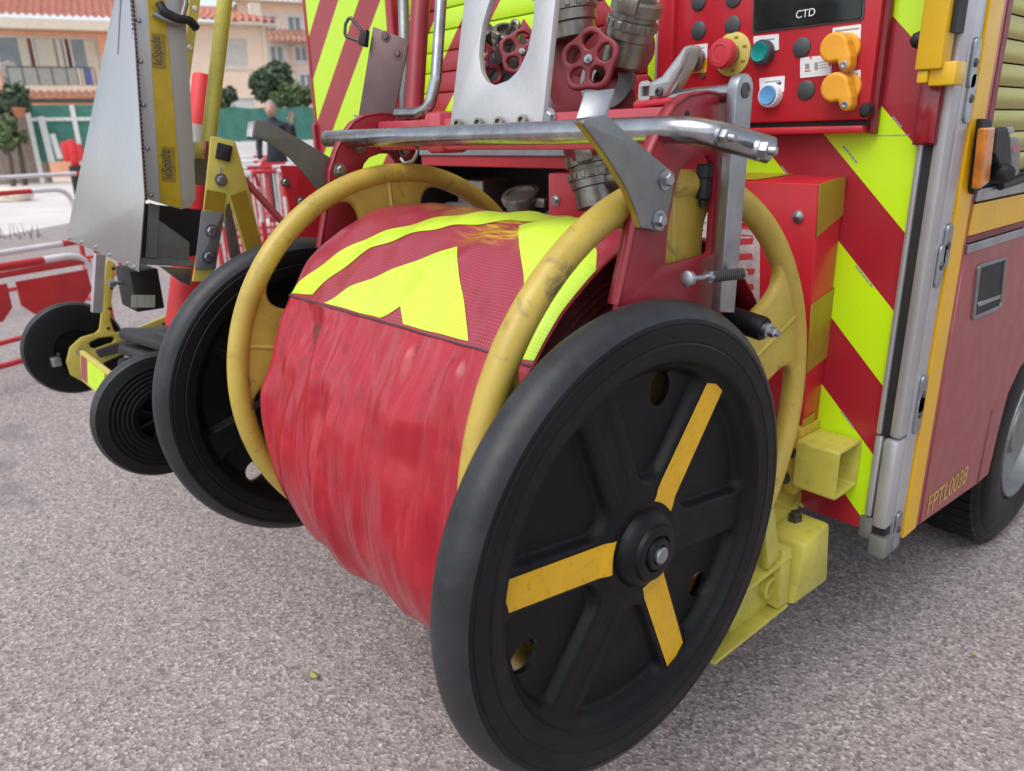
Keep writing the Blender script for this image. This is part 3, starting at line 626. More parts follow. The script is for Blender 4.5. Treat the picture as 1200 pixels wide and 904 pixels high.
# ---- delivery valves above the reel: cast pipe, hand wheels, couplings
def handwheel(c, n, r, up=(0, 0, 1), rot=0):
    f = look(c, n, up) @ Matrix.Rotation(rot, 4, 'Z')
    out = []
    for k in range(120):
        a = 2*math.pi*k/120; out.append(((r*1.03+.075*r*math.cos(5*a))*math.cos(a), (r*1.03+.075*r*math.cos(5*a))*math.sin(a)))
    holes = []
    for k in range(5):
        a0 = 2*math.pi*k/5; P_ = [(r*q*math.cos(a0+w), r*q*math.sin(a0+w)) for q, w in ((.40, -.33), (.62, -.47), (.84, -.34), (.90, 0), (.84, .34), (.62, .47), (.40, .33), (.335, 0))]
        holes.append(fillet(P_, r*.16))
    h = TP('handwheel', plate(out, holes, .022*r/.09, .007*r/.09, f, 3), M['valve_red'], smooth=50)
    TP('wheel_nut', join(lathe([(r*.17, 0), (r*.17, .016*r/.09), (r*.12, .02*r/.09), (0, .02*r/.09)], f, 20), lathe([(r*.07, .02*r/.09), (r*.07, .028*r/.09), (0, .028*r/.09)], f, 6)), M['steel'], h, 40)
    TP('valve_stem', cyl(f @ Vector((0, 0, -.01)), f @ Vector((0, 0, -.16*r/.09)), r*.16), M['dark_metal'], h, 40)
    return h
VY = 1.22
c = PY(691, 71, VY); handwheel(c, (.30, -.9, .18), .059, rot=.32)
TP('valve_flange', lathe([(.095, -.03), (.10, -.025), (.10, 0), (.095, .004), (.03, .006)], look(PY(672, 88, VY+.16), (.3, -.9, .18)), 40, False), M['grey_metal'], smooth=40)
TP('valve_flange', lathe([(.060, -.02), (.062, .01), (.03, .012)], look(PY(712, 95, VY+.12), (.3, -.9, .18)), 32, False), M['grey_metal'], smooth=40)
TP('delivery_pipe', join(tube([PY(655, 150, VY+.22), PY(672, 100, VY+.22), PY(700, 80, VY+.20), PY(738, 50, VY+.14)], .062, 28, .06), tube([PY(690, 150, VY+.2), PY(672, 90, VY+.2), PY(664, 40, VY+.2)], .075, 28, .05),
     hexa([PY(640, 140, VY+.12), PY(748, 132, VY+.12), PY(748, 132, VY+.3), PY(640, 140, VY+.3), PY(655, 84, VY+.14), PY(738, 80, VY+.14), PY(738, 80, VY+.3), PY(655, 84, VY+.3)], .02)), M['red_dark'], smooth=50)
def coupling(p, d, r, name='hose_coupling', L=1.0):
    m = look(p, d); s = r
    o = TP(name, lathe([(s*.80, -s*1.25*L), (s*.84, -s*1.2*L), (s*.84, -s*.30), (s*.92, -s*.25), (s*.92, s*.05), (s*.98, s*.08), (s*.98, s*.42), (s*.88, s*.46), (s*.88, s*.62), (s*1.0, s*.66), (s*1.0, s*1.05), (s*.92, s*1.12), (s*.72, s*1.12), (s*.70, s*.7), (0, s*.68)], m, 40), M['coupling'], smooth=35)
    lugs = []
    for k in range(16):
        a = 2*math.pi*k/16; mm = m @ Matrix.Rotation(a, 4, 'Z'); lugs.append(box((s*.95, -s*.09, s*.12), (s*1.03, s*.09, s*.38), s*.02, 1, mm))
    for k in range(2):
        a = math.pi*k+.6; mm = m @ Matrix.Rotation(a, 4, 'Z'); lugs.append(box((s*.85, -s*.35, s*.70), (s*1.16, s*.35, s*1.30), s*.06, 2, mm))
    TP('coupling_lug', join(*lugs), M['coupling'], o, 35)
    return o
coupling(PY(739, 36, VY+.08), PY(752, -10, VY+.075)-PY(731, 72, VY+.085), .052)
coupling(PY(665, 18, VY+.14), PY(660, -30, VY+.14)-PY(669, 40, VY+.15), .070, L=.6)
# couplings below, feeding the bay
TP('delivery_pipe', join(cyl(PY(684, 150, VY), PY(692, 188, VY), .055, .05, 28), cyl(PY(715, 150, VY), PY(720, 176, VY), .04)), M['red_dark'], smooth=40)
coupling(PY(694, 212, VY), PY(690, 180, VY)-PY(700, 235, VY), .050, L=.9)
TP('elbow', tube([PY(706, 214, VY+.02), PY(726, 206, VY+.02), PY(748, 215, VY+.05)], .030, 20, .02), M['coupling'], smooth=50)
# smaller valves seen through the slot of the carrier plate
h2 = handwheel(PY(612, 62, VY+.16), (.75, -.62, .25), .055, rot=.2)
h3 = handwheel(PY(567, 77, VY+.16), (.93, -.30, .10), .056, rot=.5)
coupling(PY(592, 52, VY+.20), (.50, -.3, .75), .036, L=.8)
TP('valve_body', join(cyl(PY(575, 50, VY+.24), PY(562, 34, VY+.24), .034, .030), cyl(PY(604, 45, VY+.3), PY(566, 92, VY+.3), .038), cyl(PY(612, 62, VY+.18), PY(606, 95, VY+.3), .03)), M['dark_metal'], smooth=40)
TP('valve_lever', tube([PY(595, 40, VY+.2), PY(602, 24, VY+.2), PY(608, 28, VY+.2), PY(606, 42, VY+.2)], .006, 10, .01), M['coupling'], smooth=60)
TP('valve_body', hexa([PY(572, 100, VY+.2), PY(626, 96, VY+.2), PY(626, 96, VY+.3), PY(572, 100, VY+.3), PY(580, 84, VY+.22), PY(615, 80, VY+.22), PY(615, 80, VY+.3), PY(580, 84, VY+.3)], .01), M['black'], smooth=40)

# ================================================================ HOSE REEL
WC = Vector((0, .822, .746))        # wheel axle
RC = Vector((0, 1.004, .8415))      # drum axle
reel = thing('hose_reel', (-1.18, .822, .36), 'wheeled hose reel with yellow flanges, red covered drum and two big black wheels', 'hose reel')
def RP(name, me, mat, parent=None, smooth=None, label=None): return obj(name, me, mat, parent or reel, smooth, label)
# ---- wheels: a moulded disc with six spokes, three of them carrying a yellow strip
SPK = [math.radians(a) for a in (52, 112, 172, 232, 292, 352)]
HOL = [(math.radians(78), .249, .0275, .0235), (math.radians(-41), .249, .0275, .0235), (math.radians(-159), .251, .0275, .0245)]
def sstep(a, b, x):
    t = np.clip((x-a)/(b-a), 0, 1); return t*t*(3-2*t)
def smin(a, b, k):
    h = np.clip(.5+.5*(b-a)/k, 0, 1); return b*(1-h)+a*h-k*h*(1-h)
def disc_h(r, th):
    """height of the outer face of the wheel disc: negative is inward"""
    pocket = np.full_like(r, 1.0)
    for i, a in enumerate(SPK):
        dx = np.abs(r*np.sin(th-a)); front = np.cos(th-a) > 0
        w = .033 if i % 2 == 0 else .036
        pocket = np.where(front, np.minimum(pocket, smin(pocket, dx-w, .012)), pocket)
    pocket = smin(smin(pocket, .284-r, .022), r-.105, .022)
    lvl = -.024 - .017*sstep(-.002, .009, pocket)
    for i, a in enumerate(SPK):         # a faint groove along the dark spokes
        if i % 2:
            dx = r*np.sin(th-a); f = np.cos(th-a) > 0
            lvl = np.where(f, lvl-.0012*sstep(.016, .010, np.abs(dx))*sstep(.10, .13, r)*sstep(.285, .26, r), lvl)
    lvl = lvl + .004*sstep(.10, .08, r)
    lvl = lvl + .003*sstep(.284, .290, r)+.017*sstep(.290, .301, r)
    return lvl
def wheel_disc(HOL=HOL):
    NA, NR = 420, 62
    rs = np.linspace(.03, .306, NR); ths = np.linspace(0, 2*np.pi, NA, endpoint=False)
    Rg, Tg = np.meshgrid(rs, ths, indexing='ij'); H = disc_h(Rg, Tg)
    X = Rg*np.cos(Tg); Y = Rg*np.sin(Tg)
    # holes: drop the faces inside, pull the rim vertices onto the ellipse
    inside = np.zeros((NR, NA), bool); snap = np.zeros_like(Rg)
    bm = bmesh.new(); V = [[bm.verts.new((X[i, j], Y[i, j], H[i, j])) for j in range(NA)] for i in range(NR)]
    def g(x, y):
        best = None
        for a, rr, ra, rt in HOL:
            ux, uy = math.cos(a), math.sin(a)
            u = (x-rr*ux)*ux+(y-rr*uy)*uy; v = -(x-rr*ux)*uy+(y-rr*uy)*ux
            q = math.sqrt((u/ra)**2+(v/rt)**2)
            if best is None or q < best[0]: best = (q, rr*ux, rr*uy)
        return best
    for i in range(NR-1):
        for j in range(NA):
            j2 = (j+1) % NA; c = [V[i][j], V[i+1][j], V[i+1][j2], V[i][j2]]
            cx = sum(v.co.x for v in c)/4; cy = sum(v.co.y for v in c)/4
            if g(cx, cy)[0] < 1: continue
            bm.faces.new(c)
    bm.verts.ensure_lookup_table()
    for v in [v for v in bm.verts if not v.link_faces]: bm.verts.remove(v)
    for v in bm.verts:
        if v.is_boundary:
            q, ox, oy = g(v.co.x, v.co.y)
            if .5 < q < 1.6 and math.hypot(v.co.x, v.co.y) < .304 and math.hypot(v.co.x, v.co.y) > .05:
                v.co.x = ox+(v.co.x-ox)/q; v.co.y = oy+(v.co.y-oy)/q
    bmesh.ops.recalc_face_normals(bm, faces=bm.faces)
    if bm.faces[0].normal.z < 0: bmesh.ops.reverse_faces(bm, faces=bm.faces)
    bd = [e for e in bm.edges if e.is_boundary]
    ex = bmesh.ops.duplicate(bm, geom=bm.faces[:])
    nf = [f for f in ex['geom'] if isinstance(f, bmesh.types.BMFace)]; nv = {v for f in nf for v in f.verts}
    vm = ex['vert_map']
    for v in nv: v.co.z -= .010
    bmesh.ops.reverse_faces(bm, faces=nf)
    for e in bd:
        a, b = e.verts; bm.faces.new((a, vm[a], vm[b], b))
    bmesh.ops.recalc_face_normals(bm, faces=bm.faces)
    me = bpy.data.meshes.new('m'); bm.to_mesh(me); bm.free(); return me
def stripe_mesh(a, mir):
    r0, r1, w, N, K = .070, .286, .0255, 26, 6
    vs, fs = [], []
    for i in range(N+1):
        for k in range(K+1):
            s = -1+2*k/K; r = r0+(r1-r0)*i/N + (.004*(1-s*s) if i == 0 else 0) + (-.010*s if i == N else -.010*s*i/N)
            x, y = r, s*w*(.98+.10*(1-i/N)); X = x*math.cos(a)-y*math.sin(a); Y = x*math.sin(a)+y*math.cos(a)
            h = float(disc_h(np.array([min(math.hypot(X, Y), .270)]), np.array([math.atan2(Y, X)]))[0])
            vs.append((X, Y, max(h, -.0245)+.0012))
    for i in range(N):
        for k in range(K):
            p = i*(K+1)+k; fs.append((p, p+1, p+K+2, p+K+1))
    m = mesh(vs, fs)
    bm = bmesh.new(); bm.from_mesh(m); bmesh.ops.recalc_face_normals(bm, faces=bm.faces)
    if bm.faces[0].normal.z < 0: bmesh.ops.reverse_faces(bm, faces=bm.faces)
    bm.to_mesh(m); bm.free(); return m
DISC = wheel_disc(); DISC_FAR = wheel_disc(HOL[2:])
def big_wheel(x, side, turn=0, strips=True):
    m = frame((x, WC.y, WC.z), (0, side, 0), (0, 0, 1), (side, 0, 0)) @ Matrix.Rotation(turn, 4, 'Z')
    w = RP('wheel', lathe([(.058, -.11), (.058, -.03), (.052, -.02)], m, 40, False), M['plastic'], smooth=40)
    d = (DISC if strips else DISC_FAR).copy(); d.transform(m); RP('wheel_disc', d, M['plastic'], w, 50)
    RP('tyre', lathe([(.300, -.060), (.299, -.030), (.302, -.008), (.306, -.004), (.324, -.001), (.327, -.0028), (.330, -.001), (.3515, -.001), (.3535, -.0028), (.356, -.0016), (.362, -.003)], m, 160, False), M['rubber'], w, 28)
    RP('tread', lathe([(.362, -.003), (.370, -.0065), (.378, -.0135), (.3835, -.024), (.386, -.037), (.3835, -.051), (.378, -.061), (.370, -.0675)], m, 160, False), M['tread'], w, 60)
    RP('inner_sidewall', lathe([(.370, -.0675), (.360, -.0725), (.34, -.074), (.30, -.074), (.297, -.060), (.300, -.058)], m, 160, False), M['rubber'], w, 40)
    if strips:
        for k in (0, 2, 4): RP('reflective_stripe', stripe_mesh(SPK[k], 1).copy(), M['wheel_stripe'], w, 60).data.transform(Matrix.Translation(-ORG[reel.name]) @ m @ Matrix.Translation(ORG[reel.name]))
    RP('hub_cap', lathe([(.066, -.030), (.064, -.016), (.058, -.006), (.050, .000), (.047, .001), (.0445, .007), (.040, .0085), (.030, .0085), (.0285, .004), (.0265, .004), (.025, .0115), (.020, .0125), (.0185, .008), (.0, .008)], m, 56), M['rubber'], w, 38)
    RP('axle_end', lathe([(.0135, .006), (.0135, .0165), (.0118, .0185), (0, .019)], m, 32), M['steel'], w, 40)
    RP('retaining_ring', lathe([(.0205, .010), (.0205, .0125), (.0165, .0125), (.0165, .010)], m, 32, False), M['black'], w, 30)
    return w
big_wheel(-.616, 1); big_wheel(-1.704, 1, R(26), False)
# ---- drum flanges: cast rings with five broad spokes
def flange(x, side):
    out = disc2(.452, 180); holes = []
    for k in range(5):
        a0 = math.radians(22+72*k); a1 = math.radians(22+72*(k+1)); w = .070
        pts = []
        r2, r1 = .418, .200
        t0 = a0+math.asin((w+.016)/r2); t1 = a1-math.asin((w+.016)/r2)
        for t in np.linspace(t0, t1, 30): pts.append((r2*math.cos(t), r2*math.sin(t)))
        s0 = a0+math.asin((w+.01)/r1); s1 = a1-math.asin((w+.01)/r1)
        for t in np.linspace(s1, s0, 10): pts.append((r1*math.cos(t), r1*math.sin(t)))
        # soften the four corners by repeated averaging of the outline
        P = [Vector(p) for p in pts]; Q = []
        for i, p in enumerate(P):
            q = P[(i+1) % len(P)]; n = max(1, int((q-p).length/.006))
            for j in range(n): Q.append(p.lerp(q, j/n))
        N = len(Q); kk = 11
        Q = [sum((Q[(i+j) % N] for j in range(-kk, kk+1)), Vector((0, 0)))/(2*kk+1) for i in range(N)]
        Q = [sum((Q[(i+j) % N] for j in range(-3, 4)), Vector((0, 0)))/7 for i in range(N)]
        holes.append(Q)
    m = frame((x, RC.y, RC.z), (0, 1, 0), (0, 0, 1), (1, 0, 0))
    pl = plate(out, holes, .026, .011, m, 4)
    rim = tube([m @ Vector((.438*math.cos(a), .438*math.sin(a), 0)) for a in np.linspace(0, 2*math.pi, 160, endpoint=False)], .023, 20, closed=True)
    ribs = []
    for k in range(5):
        a = math.radians(22+72*k); d = Vector((math.cos(a), math.sin(a), 0)); e = Vector((-d.y, d.x, 0))
        ribs.append(hexa([m @ (d*r+e*s+Vector((0, 0, z))) for z, s3 in ((.010, .006), (.0165, .003)) for r, s in ((.12, -s3), (.43, -s3), (.43, s3), (.12, s3))], .003))
    f = RP('drum_flange', join(pl, rim, *ribs), M['ring'], smooth=50)
    return f
flange(-.735, 1); flange(-1.541, -1)
RP('drum_hub', join(cyl((-1.60, RC.y, RC.z), (-.70, RC.y, RC.z), .10, seg=48), cyl((-1.70, RC.y, RC.z), (-.68, RC.y, RC.z), .03)), M['grey_metal'], smooth=40)
RP('axle', join(cyl((-1.76, WC.y, WC.z), (-.64, WC.y, WC.z), .018), *[hexa([(x-.012, WC.y-.03, WC.z-.03), (x+.012, WC.y-.03, WC.z-.03), (x+.012, RC.y+.03, RC.z-.03), (x-.012, RC.y+.03, RC.z-.03), (x-.012, WC.y-.03, WC.z+.03), (x+.012, WC.y-.03, WC.z+.03), (x+.012, RC.y+.03, RC.z+.03), (x-.012, RC.y+.03, RC.z+.03)], .004) for x in (-.715, -1.60)]), M['dark_metal'], smooth=40)
# ---- hose lying rolled inside: its flat edges show at the end of the drum
pr = [(.09, -.82)]
for k in range(18):
    r = .10+k*.0145; pr += [(r, -.812+.004*random.random()), (r+.006, -.803+.005*random.random()), (r+.0125, -.812)]
pr += [(.362, -.83), (.362, -1.47), (.10, -1.47)]
RP('rolled_hose', lathe(pr, frame((0, RC.y, RC.z), (0, 1, 0), (0, 0, 1), (1, 0, 0)), 96, False), M['hose'], smooth=50)
lp = []
for k in range(4):
    a0 = 40+9*k; pts = []
    for t in range(14):
        a = math.radians(a0+t*5.5); rr = .342-.012*k+.008*math.sin(t*.9+k)
        pts.append((-.792-.004*k+.006*math.sin(t*.7+2*k), RC.y-rr*math.sin(a), RC.z+rr*math.cos(a)))
    lp.append(tube(pts, .010, 8))
RP('hose_loop', join(*lp), M['hose'], smooth=60)
# ---- the cover: x runs along the drum, th from the top towards the viewer's side and down
SEAM = 57.6
def cover_R(th, x):
    th = np.asarray(th, float); x = np.asarray(x, float)
    base = np.interp(th, [-150, -90, -40, 0, 55, 70, 82, 100, 115, 130, 150, 170, 190, 215, 240], [.375, .378, .376, .374, .375, .379, .390, .427, .463, .492, .494, .455, .41, .385, .375])
    mid = (x+1.155)/.36                                   # -1 at the left edge, +1 at the right edge
    edge = np.abs(mid)
    low = np.interp(th, [60, 110, 200, 235], [0, 1, 1, 0])
    base = base - low*.040*np.clip((edge-.55)/.45, 0, 1)**2
    base = base - .010*np.clip((mid-.80)/.25, 0, 1)**2
    base = base - .010*np.clip((edge-.90)/.10, 0, 1)**2 - .007*(1-np.clip(edge, 0, 1)**2)*np.interp(th, [-60, 0, 45, 60], [1, 1, .6, 0])
    # folds: they start at the seam and fan out down the front
    w = np.interp(th, [SEAM-1, SEAM+6, 90, 130, 200, 235], [0, .75, 1, .9, .5, 0])
    tt = np.radians(th-SEAM)
    f = np.zeros_like(base)
    for (x0, slope, wd, amp) in FOLDS:
        u = (x-(x0+slope*tt+.012*np.sin(3.1*tt+x0*40)))/(wd*(1+.7*np.clip(tt, 0, 2)))
        f = f + amp*np.exp(-u*u)*(1-1.1*np.exp(-(u-1.5)**2))
    f = f + .0016*np.sin(x*70+2.5*np.sin(th*.06)) * np.sin(th*.05+x*7) + .0008*np.sin(x*170+th*.11)*np.sin(th*.021+x*17)
    sk = x+.0006*(th-SEAM)*np.sin(x*9)
    f = f + .020*(.5-np.abs(vnoise(sk*9, th*.022, 3)-.5)*2) + .0035*(.5-np.abs(vnoise(sk*33+5, th*.045, 5)-.5)*2)
    dent = np.exp(-((th-84)/16)**2)*(vnoise(x*13+3, th*.07, 9)-.5)*.030
    f = f + dent
    up = .003*(vnoise(x*16, th*.05, 7)-.5) + .004*(.5-np.abs(vnoise(x*13+th*.05, th*.06-x*4, 8)-.5)*2)*np.interp(th, [0, 20, 50, SEAM], [.3, 1, 1, .4]) + .0035*np.sin(x*26+th*.085)*np.interp(th, [-20, 10, 45, SEAM], [.3, 1, 1, .15])+.002*np.sin(x*61-th*.16)
    ridge = .004*np.exp(-((th-SEAM)/1.1)**2)
    sag = -.010*np.exp(-((th-SEAM-7)/6)**2)*np.clip(np.sin(x*31)+.3, 0, 1)
    return base + w*f + (1-w)*up + ridge + w*sag
rg = random.Random(11)
def vnoise(u, v, seed):
    r_ = np.random.RandomState(seed).rand(64, 64)
    u = np.asarray(u, float)+1000.3; v = np.asarray(v, float)+1000.7
    i, j = np.floor(u).astype(int), np.floor(v).astype(int); a, b = u-i, v-j; a = a*a*(3-2*a); b = b*b*(3-2*b)
    g = lambda p, q: r_[p % 64, q % 64]
    return (g(i, j)*(1-a)+g(i+1, j)*a)*(1-b)+(g(i, j+1)*(1-a)+g(i+1, j+1)*a)*b
FOLDS = [(-1.45, -.05, .024, .014), (-1.37, .03, .018, -.011), (-1.31, .08, .026, .015), (-1.19, .12, .022, .006), (-1.04, .10, .024, .007), (-.90, .02, .020, .006), (-1.12, .05, .014, -.005), (-.86, .0, .014, -.005), (-1.49, .0, .014, -.006)]
for _ in range(9): FOLDS.append((rg.uniform(-1.5, -.8), rg.uniform(-.04, .12), rg.uniform(.008, .014), rg.uniform(-.0035, .0035)))
def cover_P(x, th, off=0.0):
    r = cover_R(th, x)+off; t = np.radians(th)
    return np.stack([x+0*r, RC.y-r*np.sin(t), RC.z+r*np.cos(t)], -1)
CX0, CX1 = -1.515, -.757
def cover_mesh():
    NX, NT_ = 190, 330
    xs = np.linspace(CX0, CX1, NX); th = np.linspace(-150, 240, NT_)
    X, Tt = np.meshgrid(xs, th, indexing='ij')
    # the lower hem bulges a little outward at the left end
    P = cover_P(X, Tt).reshape(-1, 3)
    fs = [(i*NT_+j, i*NT_+j+1, (i+1)*NT_+j+1, (i+1)*NT_+j) for i in range(NX-1) for j in range(NT_-1)]
    me = mesh(P, fs)
    bm = bmesh.new(); bm.from_mesh(me); bmesh.ops.recalc_face_normals(bm, faces=bm.faces); bm.to_mesh(me); bm.free()
    return me
cov = RP('cover', cover_mesh(), M['tarp'], smooth=180)
so = cov.modifiers.new('thickness', 'SOLIDIFY'); so.thickness = .003; so.offset = 1 if False else -1
def film(name, poly, mat, off, label=None):
    """a flat piece sewn onto the cover: outline in (x, degrees), follows the folds"""
    bm = bmesh.new(); bm.faces.new([bm.verts.new((p[0], p[1]*.0065, 0)) for p in poly])
    for c in np.arange(-1.53, -.75, .008): bmesh.ops.bisect_plane(bm, geom=bm.verts[:]+bm.edges[:]+bm.faces[:], plane_co=(c, 0, 0), plane_no=(1, 0, 0))
    for c in np.arange(-130, 62, 2.0): bmesh.ops.bisect_plane(bm, geom=bm.verts[:]+bm.edges[:]+bm.faces[:], plane_co=(0, c*.0065, 0), plane_no=(0, 1, 0))
    uvl = bm.loops.layers.uv.new('uv')
    for f in bm.faces:
        for l in f.loops: l[uvl].uv = (l.vert.co.x, l.vert.co.y)
    for v in bm.verts:
        p = cover_P(np.array([v.co.x]), np.array([v.co.y/.0065]), off)[0]; v.co = p
    bmesh.ops.recalc_face_normals(bm, faces=bm.faces)
    me = bpy.data.meshes.new('m'); bm.to_mesh(me); bm.free()
    c = sum((p.center for p in me.polygons), Vector())/len(me.polygons)
    pn = me.polygons[len(me.polygons)//2]
    if pn.normal.dot(Vector((0, pn.center.y-RC.y, pn.center.z-RC.z))) < 0: me.flip_normals()
    o = RP(name, me, mat, cov, 180); return o
film('reflective_base', [(-1.513, SEAM-.3), (-.759, SEAM-1.4), (-.759, -120), (-1.513, -120)], M['film_red'], .0012)
film('reflective_chevron', [(-1.508, 57.0), (-1.415, 55.0), (-1.325, 35.0), (-1.23, 24), (-1.13, 14.5), (-1.04, 6), (-.93, -8), (-1.13, -8), (-1.23, 6), (-1.30, 17), (-1.40, 33)], M['film_yellow'], .0024)
film('reflective_chevron', [(-1.345, 56.6), (-1.19, 39.0), (-1.094, 27.4), (-1.022, 36.5), (-.972, 43.5), (-.929, 50.1), (-.893, 55.4), (-1.068, 56.0), (-1.103, 51.5), (-1.142, 56.1)], M['film_yellow'], .0024)
film('reflective_chevron', [(-1.030, -4), (-1.030, 11.6), (-.873, 34.3), (-.811, 44), (-.785, 55.4), (-.7595, 55), (-.7595, 27), (-.80, 19), (-.87, 12), (-.93, 4), (-.95, -4)], M['film_yellow'], .0024)
film('seam', [(-1.513, SEAM-.2), (-.759, SEAM-1.3), (-.759, SEAM-.9), (-1.513, SEAM+.2)], M['ink'], .0030)

# ================================================================ REEL CARRIER
car = thing('reel_carrier', (-1.16, 1.02, .9), 'red lifting frame with a chrome bar and grey hook brackets above the hose reel', 'lifting frame')
def CP(name, me, mat, parent=None, smooth=None, label=None): return obj(name, me, mat, parent or car, smooth, label)
BY = .92
e1 = PX(866, 164, -.592); e2 = PX(902, 176, -.585)
bar = [PY(384, 163, BY), PY(815, 151, BY), e2]
bb = CP('cross_bar', tube(bar, .0190, 28, .12, 14), M['chrome'], smooth=60)
CP('bar_cap', lathe([(.0165, -.004), (.019, 0), (.017, .004), (0, .0055)], look(PY(384, 163, BY), (-1, 0, 0)), 24), M['chrome'], bb, 50)
def stud(p, n, r=.0115):
    m = look(p, n)
    CP('bolt', join(lathe([(r*1.3, 0), (r*1.3, r*.5), (r*.9, r*.55)], m, 20), lathe([(r, r*.5), (r, r*1.35), (r*.7, r*1.5)], m, 6), lathe([(r*.55, r*1.5), (r*.55, r*2.3), (r*.4, r*2.5), (0, r*2.5)], m, 16)), M['steel'], bb, 35)
stud(PX(842, 159, -.586), (1, .12, -.15), .010); stud(PX(886, 175, -.575), (1, .3, -.1), .0115)
# side arms: an arched plate with a window
AX = -.700
armo = [(748, 250), (752, 215), (765, 176), (778, 146), (792, 124), (808, 112), (828, 108), (846, 110), (858, 118), (861, 150), (861, 240), (852, 300), (846, 365), (844, 430), (716, 430), (725, 358)]
armh = [(797, 202), (806, 189), (820, 182), (832, 182), (838, 196), (836, 250), (833, 298), (780, 312), (783, 270), (790, 228)]
ao = fillet([PX(a, b, AX).yz for a, b in armo], .018); ah = fillet([PX(a, b, AX).yz for a, b in armh], .010)
def arm(x):
    a = CP('side_arm', plate(ao, [ah], .012, .002, frame((x-.006, 0, 0), (0, 1, 0), (0, 0, 1), (1, 0, 0))), M['frame_red'], smooth=40)
    # folded lip that stiffens the outer edge
    lip = [Vector((x-.020, p[0], p[1])) for p in ao]
    k0 = min(range(len(lip)), key=lambda i: abs(lip[i].z-PX(725, 358, AX).z)+abs(lip[i].y-PX(725, 358, AX).y))
    k1 = max(range(len(lip)), key=lambda i: lip[i].z)
    seq = []; i = k0
    while True:
        seq.append(i)
        if i == k1: break
        i = (i+1) % len(lip)
    seq += [(k1+j) % len(lip) for j in range(1, 7)]
    vs, fs = [], []
    for i in seq: vs += [lip[i]+Vector((.000, 0, 0)), lip[i]+Vector((.0205, 0, 0))]
    for i in range(len(seq)-1): fs.append((2*i, 2*i+1, 2*i+3, 2*i+2))
    o = CP('arm_flange', mesh(vs, fs), M['frame_red'], a, 50)
    s = o.modifiers.new('thickness', 'SOLIDIFY'); s.thickness = .005; s.offset = 0
    return a
armr = arm(AX); arml = arm(-1.605)
CP('arm_hole', lathe([(.006, 0), (.006, .0006), (0, .0006)], look(PX(805, 135, AX), (1, 0, 0)), 16), M['black'], armr)
for p in ((398, 200),): CP('bolt', bolt(PX(*p, -1.604), (1, 0, 0), .011, .009), M['steel'], arml)
CP('cross_beam', join(box((-1.599, 1.0, 1.332), (-.713, 1.06, 1.396), .005), box((-1.40, .99, 1.325), (-1.34, 1.07, 1.41), .012)), paint('beam_red', (.46, .05, .075), .34, var=.1, dirt=.15, coat=.4), smooth=40)
CP('bolt', bolt(PY(644, 138, .999), (0, -1, 0), .011, .008), M['steel'])

for (px, py) in ((473, 177), (422, 172)): CP('bolt', bolt(PX(px, py, -1.603), (1, 0, 0), .010, .009), M['coupling'], arml)
CP('ring_hook', tube([PY(487, 168, .93), PY(490, 178, .92), PY(484, 189, .915), PY(474, 192, .91), PY(470, 186, .91)], .004, 10, .02), M['coupling'], smooth=60)
# hook brackets
def bracket(pix, x, tab, tn, th, tx):
    b = CP('hook_bracket', plate_x(pix, x, th, (), [0]*0 or .006, 0, .0012), [M['grey_metal']], smooth=40)
    p0 = PX(*tab[1], tx); v = [hit(a, c, p0, tn) for a, c in tab]; n = Vector(tn).normalized()*th
    CP('bracket_tab', hexa([v[0]-n, v[1]-n, v[2]-n, v[3]-n, v[0], v[1], v[2], v[3]], .0025), M['steel'], b, 40)
    return b
BX = -.688
br = bracket([(680, 142), (712, 134), (718, 141), (755, 174), (791, 204), (787.5, 231), (778, 272), (751, 267), (746.5, 250), (735, 222), (714, 187), (695, 161)], BX, ((675, 139), (711, 135), (721, 103), (685, 107)), (.55, -.50, .66), .010, BX)
edge = [PX(a, b, BX-.0005) for a, b in ((680, 143), (695, 162), (714, 188), (735, 223), (746.5, 251), (751, 267))]
vs, fs = [], []
for p in edge:
    d = Vector((0, -.0012, 0)); vs += [p+d+Vector((-.0105, 0, 0)), p+d]
for i in range(len(edge)-1): fs.append((2*i, 2*i+1, 2*i+3, 2*i+2))
CP('bracket_edge', mesh(vs, fs), M['olive_yellow'], br)
for p in ((780, 211), (772, 258)): CP('bolt', bolt(PX(*p, BX+.0005), (1, 0, 0), .0095, .010), M['steel'], br)
lb_ = bracket([(300, 140), (314, 143), (328, 150), (353, 164), (389, 186), (400, 200), (395, 235), (374, 223), (353, 198), (339, 184), (320, 170), (307, 163), (297, 161)], -1.626, ((288, 160), (303, 161), (308, 140.5), (290, 142)), (.55, -.5, .66), .010, -1.626)
lb_.children[0].data.materials[0] = M['grey_metal']
lb_.data.materials[0] = paint('olive_steel', (.15, .145, .13), .55, .5, var=.15, dirt=.3)
# red cheek plate and brace beyond the far wheel
ck = CP('cheek_plate', plate_x(((329, 194), (352, 195), (374, 222), (420, 240), (420, 300), (352, 300), (341, 250)), -1.90, .008, (), .004, 0, .0015), M['panel_red'], smooth=40)
for p in ((334, 214), (352, 236)): CP('bolt', bolt(PX(*p, -1.899), (1, 0, 0), .008, .006), M['steel'], ck)
CP('brace', tube([PX(272, 196, -2.12), PX(300, 226, -2.05), PX(345, 276, -1.93)], .010, 4), M['red_dark'])
